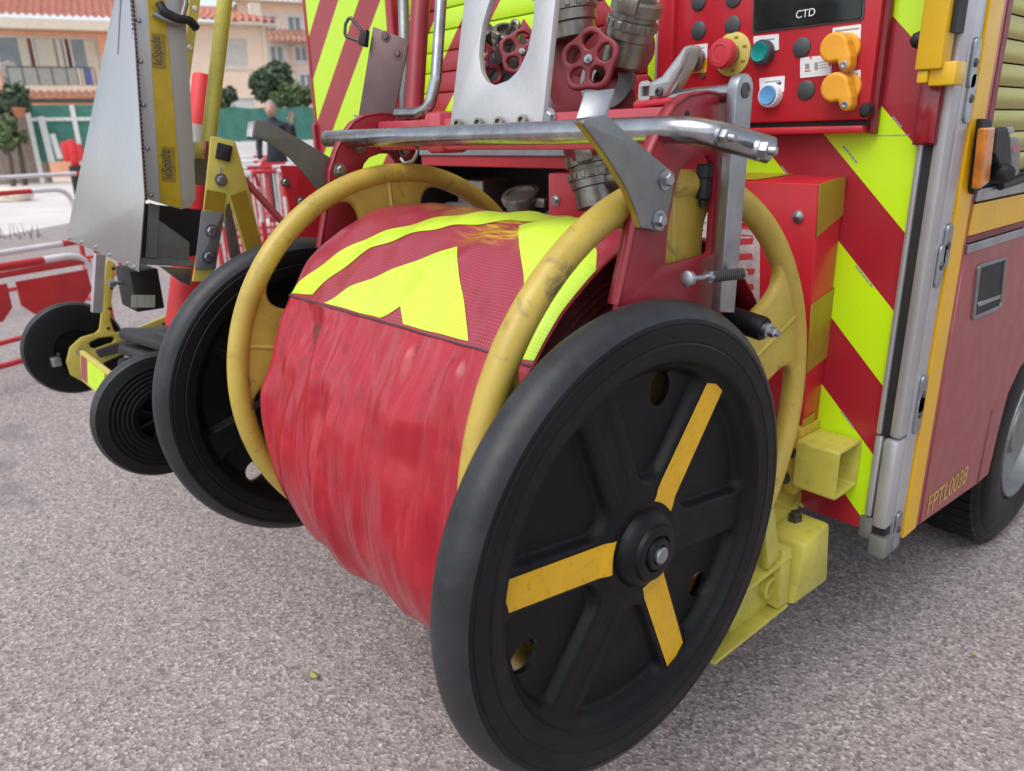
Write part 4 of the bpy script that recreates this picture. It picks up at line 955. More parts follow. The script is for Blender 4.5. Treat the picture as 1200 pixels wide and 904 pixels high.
# lever on the right
LX = -.662
lv = CP('lever', hexa([PX(a, b, x) for x in (LX-.022, LX) for a, b in ((836, 366), (858, 367), (881.5, 100), (858.5, 99))][0:4] + [PX(a, b, LX) for a, b in ((836, 366), (858, 367), (881.5, 100), (858.5, 99))], .002), M['steel'], smooth=40)
lv.data.clear_geometry()
P4 = [PX(a, b, LX) for a, b in ((844, 366), (861, 367), (883, 105), (864, 104))]
tp = (P4[2]+P4[3])/2; rr = (P4[2]-P4[3]).length/2
outl = [P4[0].yz, P4[1].yz, P4[2].yz] + [(tp.y+rr*math.cos(a), tp.z+rr*math.sin(a)) for a in np.linspace(.1, math.pi-.1, 12)] + [P4[3].yz]
bpy.data.objects.remove(lv)
lv = CP('lever', plate(outl, (), .018, .002, frame((LX-.009, 0, 0), (0, 1, 0), (0, 0, 1), (1, 0, 0)), 2), M['steel'], smooth=40)
CP('pivot_pin', join(lathe([(.0115, 0), (.0115, .0014), (.0085, .0016), (.008, .0006), (0, .001)], look(Vector((LX, tp.y, tp.z-.002)), (1, 0, 0)), 28)), M['dark_metal'], lv, 40)
q = Vector((LX-.02, tp.y, tp.z-.004)); CP('lever_tube', cyl(q, q+Vector((-.12, 0, -.004)), .0135, seg=24), M['chrome'], smooth=40)
# spring, bumper and plunger
a, b = PX(806, 327, LX+.018), PX(868, 321, LX+.018)
pts = []; d = (b-a)*.62; o = a+(b-a)*.36; u = Vector((1, 0, 0)); w = d.normalized().cross(u).normalized()
for k in range(16*12+1):
    t = 2*math.pi*k/12; pts.append(o+d*(k/(16*12))+u*(.0075*math.cos(t))+w*(.0075*math.sin(t)))
sp = CP('spring', tube(pts, .0018, 6), M['dark_metal'], smooth=60)
CP('spring_bolt', join(cyl(a, b, .0042, seg=12), lathe([(.012, -.004), (.012, .004), (.008, .006), (0, .006)], look(a, a-b), 18), lathe([(.0095, -.004), (.0095, .006), (0, .006)], look(a+(b-a)*.36, b-a), 6), lathe([(.009, 0), (.009, .005), (.004, .009)], look(b, b-a), 18)), M['steel'], sp, 40)
p = PX(866, 376, -.70); n = Vector((1, -.05, -.12)).normalized()
bf = CP('bump_stop', lathe([(.020, -.02), (.0215, 0), (.0215, .048), (.019, .053), (0, .053)], look(p, n), 28), M['rubber'], smooth=40)
CP('bolt', join(lathe([(.013, .053), (.013, .062), (.010, .064)], look(p, n), 20), lathe([(.0095, .064), (.0095, .074), (.007, .076), (.0055, .076), (.0055, .082), (0, .082)], look(p, n), 6)), M['steel'], bf, 35)
p = PX(826, 192, -.712)
CP('plunger', lathe([(.008, 0), (.0125, -.002), (.0125, -.020), (.0105, -.022), (.0115, -.046), (.011, -.052), (.0055, -.056), (.0055, -.066), (0, -.068)], Matrix.Translation(p), 24), M['black'], smooth=40)
# aluminium plate with a long slot, leaning back with the posts
TL = R(14); TNn = Vector((0, -math.cos(TL), math.sin(TL)))
def lean(px, py, y=.985, dn=0.0): return hit(px, py, Vector((0, y, 1.37))+TNn*dn, TNn)
fr = frame((0, .985, 1.37), (1, 0, 0), (0, math.sin(TL), math.cos(TL)), TNn); fi = fr.inverted()
L2 = lambda L, r: fillet([(fi @ lean(*p)).xy for p in L], r)
hole = [(561, 66), (562, 50), (565, 30), (571, 9), (578, -12), (590, -26), (606, -30), (618, -22), (625, -8), (626, 12), (623, 36), (618, 60), (608, 82), (596, 94), (580, 100), (570, 96), (563.5, 84)]
ap = CP('slotted_plate', plate(L2([(527, 152), (635, 146), (658, -70), (552, -70)], 0), [L2(hole, .03)], .014, .0012, fr @ Matrix.Translation((0, 0, -.007))), M['alu_plate'], smooth=40)
for (px, py) in ((540, 147), (564, 146), (588, 145), (615, 143)):
    m = look(lean(px, py), (.35, -.9, .2))
    CP('bolt', join(lathe([(.0125, 0), (.0125, .002), (.009, .0022)], m, 20), lathe([(.0095, .002), (.0095, .017), (.0085, .018), (.0055, .018), (.0050, .011), (0, .011)], m, 20)), M['coupling'], ap, 35)
# posts and hand loop on the left
l2 = lambda px, py, y=1.05: lean(px, py, y)
CP('post', join(tube([l2(484, 148), l2(493, 0), l2(496, -60)], .022, 20), box(l2(484, 148)+Vector((-.035, -.03, -.03)), l2(484, 148)+Vector((.035, .03, .03)), .01)), M['frame_red'], smooth=50)
CP('hand_loop', tube([l2(519, -60, 1.0), l2(517, 0, 1.0), l2(511, 92, 1.0), l2(503, 127, 1.0), l2(490, 133, 1.0), l2(466, 134, 1.0)], .0125, 18, .03), M['chrome'], smooth=60)
CP('guide_tube', tube([l2(471, -60, 1.12), l2(473, 20, 1.12), l2(475, 130, 1.12)], .014, 14), M['grey_metal'], smooth=60)
p0 = PY(450, 90, 1.06); pn = (.62, -.76, .12)
v = [hit(a, b, p0, pn) for a, b in ((420, 135), (461, 142), (479.5, 47.5), (437, 31))]
n = Vector(pn).normalized()*.006
bp = CP('lamp_plate', hexa([q-n for q in v]+v, .002), M['brown_plate'], smooth=40)
CP('plate_lip', hexa([v[0]+Vector((0, 0, -.006)), v[1]+Vector((0, 0, -.006)), v[1]+n*6+Vector((0, 0, -.01)), v[0]+n*6+Vector((0, 0, -.01)), v[0], v[1], v[1]+n*6+Vector((0, 0, -.004)), v[0]+n*6+Vector((0, 0, -.004))]), M['steel'], bp)
for (px, py) in ((452, 43), (466, 63)): CP('bolt', bolt(hit(px, py, p0, pn), pn, .008, .006), M['brown_plate'], bp)
cl = CP('clip', hexa([hit(a, b, p0, pn)+n*s for s in (-1, 3) for a, b in ((422, 54), (431, 56), (433, 36), (424, 40))], .003), M['black'], bp, 40)
CP('clip_wire', tube([hit(a, b, p0, pn)+n*2 for a, b in ((426, 38), (412, 21), (407, 30), (406, 44), (424, 50))], .004, 8, .012), M['dark_metal'], bp, 60)
# cast lock handle beside the panel
ly = 1.03
hb_ = CP('lock_bracket', join(hexa([PY(742, 128, ly), PY(795, 121, ly), PY(795, 121, ly+.08), PY(742, 128, ly+.08), PY(742, 119, ly), PY(795, 113, ly), PY(795, 113, ly+.08), PY(742, 119, ly+.08)], .004)), M['panel_red'], smooth=40)
CP('lock_handle', plate_y(((747.5, 97.5), (760, 96), (774, 89), (794, 63), (800, 54), (808, 52), (806, 62), (799, 81), (790, 98), (780, 113), (772, 117), (747, 118)), ly+.01, .036, [((752, 100), (759, 99), (758, 114), (751, 114))], .008, .002, .006), M['alu'], hb_, 50)
CP('lock_screw', lathe([(.007, 0), (.007, .004), (.004, .005), (.003, .002), (0, .002)], look(PY(773, 108, ly+.01), (0, -1, 0)), 18), M['dark_metal'], hb_, 40)
pts = []; o = PY(768, 146, ly+.03); d = PY(768, 127, ly+.03)-o
for k in range(5*14+1):
    t = 2*math.pi*k/14; pts.append(o+d*(k/70)+Vector((.018*math.cos(t), .018*math.sin(t), 0)))
CP('lock_spring', tube(pts, .0035, 8), M['black'], hb_, 60)

# ================================================================ HAND CART with its aluminium locker
AY, AZ = .528, .673
cart = thing('hand_cart', (-2.5, AY, .5), 'yellow hand cart with a tapering aluminium locker and two small black wheels', 'hand cart')
def KP(name, me, mat, parent=None, smooth=None, label=None): return obj(name, me, mat, parent or cart, smooth, label)
def small_wheel(x, side, Rw):
    m = frame((x, AY, AZ), (0, side, 0), (0, 0, 1), (side, 0, 0))
    pr = [(.062, -.02), (.064, -.004)]
    for k in range(6):
        r = .072+k*.0115; pr += [(r, -.0015), (r+.003, .000), (r+.007, .000), (r+.0095, -.0015)]
    s = Rw/.169
    pr = [(r*s*1.0, h) for r, h in pr] + [(Rw-.018, -.004), (Rw-.006, -.010), (Rw, -.022), (Rw, -.036), (Rw-.006, -.046), (Rw-.02, -.052), (.07, -.052), (.062, -.04)]
    w = KP('wheel', lathe(pr, m, 96, False), M['rubber'], smooth=30)
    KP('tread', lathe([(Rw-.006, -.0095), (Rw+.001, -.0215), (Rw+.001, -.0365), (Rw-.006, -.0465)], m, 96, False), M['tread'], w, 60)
    sp = [lathe([(.024, -.03), (.024, .004), (.018, .008), (.012, .010), (0, .010)], m, 28)]
    for k in range(8):
        sp.append(box((.02, -.0035, -.030), (.066*s, .0035, -.008), .001, 1, m @ Matrix.Rotation(k*math.pi/4+.3, 4, 'Z')))
    sp.append(lathe([(.066*s, -.034), (.02, -.032)], m, 40, False))
    KP('wheel_spokes', join(*sp), M['plastic'], w, 35)
small_wheel(-2.0, 1, .169); small_wheel(-2.995, -1, .164)
# axle beam with its reflective strip
AB = AY-.075
m0 = [hit(a, b, (0, AB, AZ), (0, -1, .12)) for a, b in ((88, 440), (115, 466), (160, 470), (160, 452), (135, 439), (93, 411))]
dirx = Vector((1, 0, 0))
pa = hit(93, 411, (0, AB, AZ), (0, -1, .12)); pb_ = hit(86, 438, (0, AB, AZ), (0, -1, .12))
xr = -2.06
top0, bot0 = Vector((pa.x, pa.y, pa.z)), Vector((pa.x, pb_.y, pb_.z))
top1, bot1 = Vector((xr, pa.y, pa.z)), Vector((xr, pb_.y, pb_.z))
dv = Vector((0, .012, .0))
beam = KP('axle_beam', hexa([bot0, bot1, bot1+dv, bot0+dv, top0, top1, top1+dv, top0+dv], .002), M['cart_yellow'], smooth=40)
KP('axle', cyl((-2.99, AY, AZ), (-2.0, AY, AZ), .012), M['steel'], beam, 40)
def onbeam(s, t): return bot0.lerp(bot1, s).lerp(top0.lerp(top1, s), t)+Vector((0, -.0015, 0))
for i, (a, b, mt_) in enumerate(((.015, .17, 'red'), (.17, .56, 'fluo'), (.56, .70, 'red'), (.70, .98, 'fluo'))):
    KP('reflective_strip', mesh([onbeam(a, .10), onbeam(b, .10), onbeam(b+.03, .90), onbeam(a+.03, .90)], [(0, 1, 2, 3)]), M[mt_], beam)
e0 = PX(60, 417, -3.02)
KP('axle_end', join(box(e0+Vector((-.05, -.015, -.028)), e0+Vector((.06, .02, .022)), .006), box(e0+Vector((.02, -.02, -.02)), e0+Vector((.10, .012, .014)), .005)), M['steel'], beam, 40)
# left frame: upright and swept foot cut from one plate
fx = -2.90
KP('side_frame', plate_x(((125, 303), (136, 310), (131, 350), (129, 375), (134, 390), (150, 389), (197, 370), (200, 384), (150, 412), (122, 425), (112, 440), (98, 448), (83, 440), (78, 425), (82, 408), (95, 396), (112, 391), (117, 386)), fx, .010, [((104, 402), (116, 396), (131, 394.5), (135, 397), (132, 402), (112, 409), (106, 408))], .012, .006), M['cart_yellow'], smooth=40)
KP('foot_lever', plate_x(((112, 412), (130, 405), (160, 396), (188, 391), (188, 401), (150, 412), (118, 420)), fx+.03, .02, (), .004, 0, .004), M['dark_metal'], smooth=40)
for (px, py) in ((133, 315), (131, 338), (129, 362), (127, 385)): KP('frame_hole', lathe([(.006, 0), (.006, .0005), (0, .0005)], look(PX(px, py, fx+.0002), (1, 0, 0)), 12), M['black'])
KP('leg_tube', tube([PX(117, 298, -2.80), PX(113, 366, -2.80)], .021, 4), M['alu_profile'])
# locker: rear sheet and flank sheet meeting at a piano hinge
hx_ = -2.12
H0, H1, Hm = PX(163.5, 319, hx_), PX(154.5, 0, hx_), PX(170, 232, hx_)
nn = (H1-H0).cross(Vector((1, .10, 0))).normalized()
if nn.y > 0: nn = -nn
def RS(px, py): return hit(px, py, H0, nn)
v = [RS(a, b) for a, b in ((78, 281), (112, 294), (163.5, 319), (170, 232), (154.5, 0), (151, -60), (138, -60), (135, 0), (123, 57), (110, 123))]
U_ = (v[2]-v[1]).normalized(); V_ = nn.cross(U_).normalized(); fr2 = frame(v[1], U_, V_, nn); fi2 = fr2.inverted()
KP('locker_rear', plate([(fi2 @ p).xy for p in v], (), .004, .001, fr2), M['alu'], smooth=40)
# the top of the rear sheet is folded back along a slanted crease
KP('locker_fold', hexa([RS(138.6, 64)+nn*.0025, RS(139.6, 64)+nn*.0025, RS(146.5, -60)+nn*.0025, RS(145, -60)+nn*.0025, RS(138.8, 64)+nn*.0035, RS(139.4, 64)+nn*.0035, RS(146.2, -60)+nn*.0045, RS(145.2, -60)+nn*.0045]), M['grey_metal'])
flank = [(170.5, 233), (190, 239), (212, 245.5), (223, 243), (229.5, 234), (229, 215), (224, 120), (218, 27), (214, -60), (151, -60), (155, 0)]
KP('locker_flank', plate_x(flank, hx_, .004, (), [0, 0, 0, .02, .02, 0, 0, 0, 0, 0, 0], 0, .0012), M['alu_plate'], smooth=40)
st = KP('reflective_strip', plate_x(((188, 238), (213, 244), (205, 140), (193, 0), (189, -50), (170, -50), (173, 0)), hx_+.0016, .0012, bev=.0002), paint('strip_ochre', (.50, .34, .015), .33, var=.12, sc=20, dirt=.2))
for (cx, cy, w_, h_) in ((186, 60, 8.5, 21), (197.5, 193, 8.5, 21)):
    KP('print', plate_x(((cx-w_, cy-h_), (cx+w_-1, cy-h_+1), (cx+w_, cy+h_), (cx-w_+1, cy+h_-1)), hx_+.0022, .0004, bev=.0001), M['olive_yellow'], st)
    o = PX(cx+4.5, cy+17, hx_+.0024)
    up = (PX(cx+1, cy-17, hx_+.0024)-o); L_ = up.length
    tm = text('leSpade', .05, Matrix(), .0002); wtx = max(q.co.x for q in tm.vertices); s_ = L_/wtx
    tm.transform(Matrix.Diagonal((s_, s_*1.5, 1, 1))); u2 = Vector((0, up.y, up.z)).normalized(); v2 = Vector((1, 0, 0)).cross(u2)
    tm.transform(frame(o, u2, v2, (1, 0, 0))); KP('lettering', tm, M['ink'], st)
kn = []
for k in range(46):
    t = k/45; p = H1.lerp(H0, t) if False else PX(154.8, 0, hx_+.003).lerp(PX(170.2, 232, hx_+.003), t*1.0)
    q = PX(154.8, 0, hx_+.003).lerp(PX(170.2, 232, hx_+.003), (k+.62)/45)
    kn.append(cyl(p, q, .0052, seg=8))
tag(KP('hinge', join(*kn), M['dark_metal'], None, 40), kind='stuff')
for (px, py) in ((160.5, 24), (163, 72), (166.5, 123), (171, 174), (175, 229)): KP('hinge_screw', lathe([(.0065, 0), (.005, .003), (0, .004)], look(PX(px+2, py, hx_+.001), (1, 0, 0)), 12), M['steel'])
for (px, py) in ((82, 281), (96, 286), (113, 292), (129, 301), (150, 311), (158, 315)): KP('rivet', lathe([(.006, 0), (.005, .003), (0, .004)], look(RS(px, py-2)+nn*.002, nn), 12), M['steel'])
# strap catch at the top
KP('strap', tube([PX(187, 4, hx_+.02), PX(192, 14, hx_+.03), PX(208, 22, hx_+.035), PX(222, 24, hx_+.03), PX(230, 33, hx_+.02)], .011, 8, .02), M['black'], smooth=50)
KP('strap_buckle', join(tube([PX(180, 16, hx_+.012), PX(196, 24, hx_+.02), PX(212, 28, hx_+.02)], .008, 10), box(PX(203, 20, hx_)+Vector((0, -.02, -.012)), PX(203, 20, hx_)+Vector((.03, .02, .012)), .004)), M['steel'], smooth=40)
KP('strap', tube([PX(216, -20, hx_+.02), PX(218, 5, hx_+.02), PX(213, 22, hx_+.03)], .007, 8), M['grey_metal'], smooth=50)
# shelf bay below the locker
bx0 = hx_-.02
KP('shelf_back', plate_x(((166, 238), (236, 246), (231, 300), (166, 306)), bx0-.25, .01), paint('bay_blue', (.02, .026, .04), .5))
KP('shelf_gusset', plate_x(((186, 258), (222, 284), (222, 306), (180, 303)), bx0-.03, .004), M['grey_metal'])
KP('shelf_post', plate_x(((176, 238), (187, 241), (184, 303), (172, 302)), bx0-.01, .012), M['grey_metal'])
KP('shelf_rail', tube([PX(166, 306, bx0), PX(226, 309, bx0)], .010, 4), M['grey_metal'])
KP('shelf_rail', tube([PX(166, 307, bx0-.1), PX(226, 310, bx0-.1)], .010, 4), M['grey_metal'])
KP('shelf_plate', plate_x(((186, 312), (225, 315), (223, 336), (212, 331)), bx0-.02, .004), M['alu'])
# black box with a label
qx = -2.36
c0, c1 = PX(152, 319, qx), PX(151, 368, qx)
yb_ = PX(185, 314, qx).y; xl = PY(134.5, 313, c0.y).x
bxk = KP('control_box', box((xl, c0.y, c1.z), (qx, yb_, c0.z), .004), M['black'], smooth=40)
KP('label_plate', plate_x(((154, 346), (182, 346), (181.5, 360.5), (153.5, 360.5)), qx+.0012, .001, bev=.0002), paint('label_cream', (.42, .44, .36), .5, dirt=.2), bxk)
for (px) in (160, 169, 176): KP('print', plate_x(((px, 348), (px+.8, 348), (px+.8, 359), (px, 359)), qx+.0016, .0003, bev=.0001), M['ink_grey'], bxk)
KP('box_knob', join(cyl(PY(143, 331, c0.y), PY(143, 331, c0.y)+Vector((0, -.035, 0)), .006), lathe([(.011, .02), (.011, .036), (0, .038)], look(PY(143, 331, c0.y), (0, -1, 0)), 14)), M['steel'], bxk, 40)
# right side: A-shaped plate, galvanised splice, poles
ax_ = -2.06
af = KP('frame_head', plate_x(((248, 159), (276, 166), (292, 222), (308, 292), (318, 330), (298, 330), (288, 294), (269, 236), (266, 240), (262, 262), (249, 330), (226, 330), (239, 245)), ax_, .008, (), [.008, .008]+[0]*11, 0, .0012), M['cart_yellow'], smooth=40)
KP('rubber_pad', plate_x(((256, 167), (273, 171.5), (270, 190), (253, 185.5)), ax_+.008, .008, (), .002, 0, .0015), M['black'], af, 40)
KP('slot', plate_x(((258, 196), (261, 197), (260, 208), (257.5, 208)), ax_+.0008, .0006, bev=.0001), M['alu_profile'], af)
KP('bolt', bolt(PX(259, 211, ax_+.001), (1, 0, 0), .011, .009), M['steel'], af)
KP('reflective_band', plate_x(((242, 222), (265, 227), (262.5, 250), (239, 246)), ax_+.0012, .001, bev=.0002), M['olive_yellow'], af)
KP('reflective_band', plate_x(((270, 229.5), (288.5, 223), (307, 288), (289, 294)), ax_+.0012, .001, bev=.0002), M['olive_yellow'], af)
spz = KP('splice_plate', plate_x(((236.5, 247.5), (262.5, 249), (253, 316), (228.5, 316)), ax_+.006, .006, (), .002, 0, .001), M['grey_metal'], smooth=40)
for p in ((248, 271), (244.5, 301)): KP('bolt', bolt(PX(*p, ax_+.0065), (1, 0, 0), .012, .006), M['steel'], spz)
KP('frame_strut', plate_x(((262, 241), (270, 238), (283, 300), (272, 304)), ax_-.20, .02), M['grey_metal'])
px_ = -2.16
KP('pole', tube([PX(267.5, -60, px_), PX(263.5, 0, px_), PX(244.5, 163, px_), PX(243, 178, px_)], .0195, 20), M['pale_yellow'], smooth=60)
KP('pole_socket', join(tube([PX(226, 176, px_), PX(248, 177, px_)], .022, 18), tube([PX(247, 176, px_+.02), PX(251, 176, px_+.03)], .026, 18)), M['pale_yellow'], smooth=50)
KP('socket_ring', tube([PX(243, 177, px_+.03), PX(246, 177, px_+.035)], .026, 18), M['valve_red'], smooth=40)
KP('flat_bar', plate_x(((236, -60), (235, 0), (222, 97), (216, 100), (222, 0), (224, -60)), -2.22, .006), M['cart_yellow'])
for p in ((228.5, 10), (222.5, 56)): KP('rivet', lathe([(.007, 0), (.005, .002), (0, .002)], look(PX(*p, -2.219), (1, 0, 0)), 12), M['white'])
KP('rear_bracket', plate_x(((228, 180), (244, 184), (240, 218), (228, 216)), -2.20, .02), M['grey_metal'])

# ---------------------------------------------------------------- stacked traffic cones on the cart
cA, cB = PX(220, 392, -2.62), PX(237, 90, -2.62)
cd = (cB-cA).normalized(); CL = (cB-cA).length
def cone(off, lab):
    m = look(cA+cd*off, cd, (1, .3, 0))
    t = thing('traffic_cone', cA+cd*off, lab, 'traffic cone', 'traffic cones nested on the hand cart')
    rad = lambda q: .068-(.068-.030)*q
    for (a, b, mt_) in ((.0, .17, 'cone_red'), (.17, .34, 'cone_band'), (.34, .60, 'cone_red'), (.60, .82, 'cone_band'), (.82, 1.0, 'cone_red')):
        prof = [(rad(a), CL*a), (rad(b), CL*b)]
        if b == 1.0: prof += [(rad(b)*.8, CL*b+.008), (rad(b)*.5, CL*b+.008)]
        obj('cone_band', lathe(prof, m, 40, False), M[mt_], t, 40)
    a = np.linspace(0, 2*math.pi, 40, endpoint=False)
    bs = plate(fillet([(.165, .165), (-.165, .165), (-.165, -.165), (.165, -.165)], .05), [disc2(.07, 32)], .035, .010, m @ Matrix.Translation((0, 0, -.018)))
    obj('base', join(bs, lathe([(.115, 0), (.106, .014), (.09, .018), (.082, .03)], m, 40, False)), M['cone_base'], t, 40)
    return t
cone(0, 'red and grey banded traffic cone on top of the stack on the hand cart')
for k, lab in ((1, 'middle cone of the stack on the hand cart, only its grey base showing'), (2, 'bottom cone of the stack on the hand cart, only its grey base showing')):
    m = look(cA-cd*.052*k, cd, (1, .3, 0))
    t = thing('traffic_cone', cA-cd*.052*k, lab, 'traffic cone', 'traffic cones nested on the hand cart')
    obj('base', join(plate(fillet([(.165, .165), (-.165, .165), (-.165, -.165), (.165, -.165)], .05), [disc2(.07, 32)], .035, .010, m @ Matrix.Translation((0, 0, -.018))),
        lathe([(.115, 0), (.106, .014), (.098, .018), (.09, .022)], m, 40, False)), M['cone_base'], t, 40)
    obj('cone_body', lathe([(.078, 0), (.028, CL-.01)], m, 32, False), M['cone_red'], t, 40)

# ================================================================ BACKGROUND
HD = ray(160, 170); HD = Vector((HD.x, HD.y, 0)).normalized()
HU = HD.cross(Vector((0, 0, 1))).normalized()          # to the right, seen from the camera
def BP(px, py, D): return hit(px, py, Vector((HD.x*D, HD.y*D, 0)), HD)
def loc(p): p = Vector(p); return (p.dot(HU), p.dot(HD), p.z)
def W(u, d, z): return HU*u+HD*d+Vector((0, 0, z))
BF = frame((0, 0, 0), HU, HD, (0, 0, 1))
def bbox(u0, u1, d0, d1, z0, z1, bev=0): return box((u0, d0, z0), (u1, d1, z1), bev, 2, BF)
def uz(px, py, D): p = loc(BP(px, py, D)); return p[0], p[2]
M['plaster_orange'] = paint('plaster_orange', (.90, .50, .32), .8, var=.06, sc=2, dirt=.1)  # both plasters lightened in colour for the sun on the facades
M['plaster_peach'] = paint('plaster_peach', (.90, .70, .54), .8, var=.06, sc=2, dirt=.1)
M['cream'] = paint('cream_trim', (.78, .68, .55), .7, dirt=.1)
M['tile'] = paint('roof_tile', (.50, .21, .155), .8, var=.25, sc=5, dirt=.2)
M['tile_brown'] = paint('roof_tile_brown', (.42, .22, .16), .8, var=.25, sc=5, dirt=.3)
M['glass'] = paint('window_glass', (.20, .24, .26), .12, var=.2, sc=1, dirt=0, coat=.5)
M['curtain'] = paint('curtain', (.68, .64, .52), .8, var=.1, dirt=0)
M['netting'] = paint('green_netting', (.055, .20, .155), .7, var=.2, sc=3, dirt=.1)
M['wood'] = paint('grey_planks', (.24, .20, .17), .8, var=.2, sc=6, dirt=.3)
M['terracotta'] = paint('terracotta', (.5, .2, .11), .8)
M['concrete'] = paint('pale_sunlit_concrete', (.66, .62, .60), .85, var=.12, sc=.7, dirt=.2, dirtc=(.3, .28, .26))  # pale concrete, made brighter in colour for sunlight on the distance
M['shutter_white'] = paint('shutter_white', (.74, .70, .66), .6, dirt=.05)
def leaf_mat(n, c):
    t = NT(n); i = t.n.new('ShaderNodeObjectInfo'); g = t.n.new('ShaderNodeNewGeometry')
    f = t.ramp(g.outputs['Random Per Island'], [(0, tuple(x*.6 for x in c)), (1, tuple(x*1.5 for x in c))])
    t.set(Base_Color=f, Roughness=.6); return t.m
M['leaf_dark'] = leaf_mat('leaf_dark', (.085, .13, .075)); M['leaf_mid'] = leaf_mat('leaf_mid', (.12, .17, .07)); M['grass'] = leaf_mat('grass_blade', (.12, .17, .05))
M['bark'] = paint('bark', (.12, .09, .07), .9)
# paved yard beyond the asphalt; the pale sheet also stands for sunlit far ground
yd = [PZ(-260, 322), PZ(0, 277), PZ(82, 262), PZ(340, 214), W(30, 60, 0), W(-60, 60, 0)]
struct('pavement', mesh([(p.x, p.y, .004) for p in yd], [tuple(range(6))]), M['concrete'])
verge = [PZ(-200, 196), PZ(130, 191.5)]
struct('verge', mesh([tuple(Vector((p.x, p.y, .008))) for p in (PZ(-300, 204), PZ(260, 193), W(10, 60, 0), W(-60, 60, 0))], [(0, 1, 2, 3)]), paint('dry_verge', (.45, .36, .24), .9, var=.3, sc=.8))
def tiles(u0, u1, d0, z0, d1, z1, pitch=.28, skew0=0, skew1=0):
    """pantiles: a wavy sheet rising from the eave to the ridge"""
    n = int((u1-u0)/pitch*6); vs, fs = [], []
    rows = max(2, int(math.hypot(d1-d0, z1-z0)/.4))
    for j in range(rows*2):
        row = j//2; t = (row+(j % 2))/rows; lift = .05 if j % 2 == 0 else 0.0
        for i in range(n+1):
            s = i/n; u = (u0+skew0*t)+((u1+skew1*t)-(u0+skew0*t))*s
            vs.append(W(u, d0+(d1-d0)*t, z0+(z1-z0)*t+.05*math.sin(2*math.pi*i/6)+lift))
    for j in range(rows*2-1):
        for i in range(n): fs.append((j*(n+1)+i, j*(n+1)+i+1, (j+1)*(n+1)+i+1, (j+1)*(n+1)+i))
    return mesh(vs, fs)
# ---- first house
D1 = 40.0
u, z = zip(*[uz(px, py, D1) for px, py in ((-80, 33), (130, 33), (0, 190))])
uL, uR = u[0], u[1]+1.6; zE = z[0]
h1 = thing('house', W((uL+uR)/2, D1, 0), 'orange house at the left with a glazed balcony and red tiled roof', 'house')
def wall_with(u0, u1, z0, z1, d, wins, th=.3):
    return plate([(u0, z0), (u1, z0), (u1, z1), (u0, z1)], [[(a, c), (b, c), (b, e), (a, e)] for a, b, c, e in wins], th, .002, frame(W(0, d+th/2, 0), HU, (0, 0, 1), -HD))
wa, wb = uz(4, 101, D1), uz(113, 44, D1)
obj('wall', join(wall_with(uL, uR, 0, zE, D1, [(wa[0], wb[0], wa[1], wb[1])]), bbox(uL, uR, D1+1.2, D1+8, 0, zE)), M['plaster_orange'], h1)
obj('eave', bbox(uL-.3, uR+.3, D1-.7, D1+.2, zE+.02, uz(60, 25, D1)[1]), M['cream'], h1)
zr = uz(60, 24, D1)[1]
obj('roof', tiles(uL-.4, uR+.4, D1-.75, zr+.05, D1+4, zr+1.9), M['tile'], h1, 60)
win = obj('window', join(bbox(wa[0], wb[0], D1+.10, D1+.16, wa[1], wa[1]+.06), bbox(wa[0], wb[0], D1+.10, D1+.16, wb[1]-.08, wb[1]), *[bbox(wa[0]+(wb[0]-wa[0])*t-.04, wa[0]+(wb[0]-wa[0])*t+.04, D1+.1, D1+.16, wa[1]+.06, wb[1]-.08) for t in (.012, .30, .36, .66, .72, .985)]), M['white_paint'], h1)
for a, b in ((.02, .30), (.37, .66), (.73, .985)):
    obj('pane', bbox(wa[0]+(wb[0]-wa[0])*a, wa[0]+(wb[0]-wa[0])*b, D1+.12, D1+.14, wa[1]+.06, wb[1]-.08), M['glass'], win)
for a, b in ((.22, .30), (.38, .56), (.58, .63), (.86, .97)):
    obj('curtain', bbox(wa[0]+(wb[0]-wa[0])*a, wa[0]+(wb[0]-wa[0])*b, D1+.06, D1+.09, wa[1]+.06, wb[1]-.1), M['curtain'], win)
ba, bb2 = uz(12, 100, D1-.9), uz(110, 79, D1-.9)
bal = obj('balcony', join(bbox(ba[0], bb2[0], D1-1.0, D1-.002, ba[1]-.28, ba[1]-.02)), M['cream'], h1)
obj('railing', join(bbox(ba[0], bb2[0], D1-.98, D1-.93, bb2[1]-.05, bb2[1]), *[bbox(ba[0]+(bb2[0]-ba[0])*k/6-.02, ba[0]+(bb2[0]-ba[0])*k/6+.02, D1-.98, D1-.94, ba[1]-.02, bb2[1]-.05) for k in range(7)]), M['dark_metal'], bal)
obj('railing_glass', bbox(ba[0]+.02, ba[0]+(bb2[0]-ba[0])*.78, D1-.965, D1-.955, ba[1], bb2[1]-.06), paint('smoked_glass', (.35, .36, .33), .2), bal)
obj('railing_panel', bbox(ba[0]+(bb2[0]-ba[0])*.80, ba[0]+(bb2[0]-ba[0])*.86, D1-.97, D1-.95, ba[1], bb2[1]-.06), M['cream'], bal)
obj('railing_panel', bbox(ba[0]+(bb2[0]-ba[0])*.88, ba[0]+(bb2[0]-ba[0])*.96, D1-.97, D1-.95, ba[1], bb2[1]-.06), paint('blue_panel', (.10, .13, .35), .5), bal)
ca = uz(28, 113, D1-1.2); cb = uz(116, 104, D1-1.2)
obj('lean_to_roof', tiles(ca[0], cb[0]+1, D1-2.2, ca[1]-.1, D1-.05, cb[1]+.15), M['tile_brown'], h1, 60)
obj('lean_to_beam', bbox(ca[0], cb[0]+1, D1-2.2, D1-2.0, uz(60, 121, D1-2)[1], uz(60, 116, D1-2)[1]), M['dark_metal'], h1)
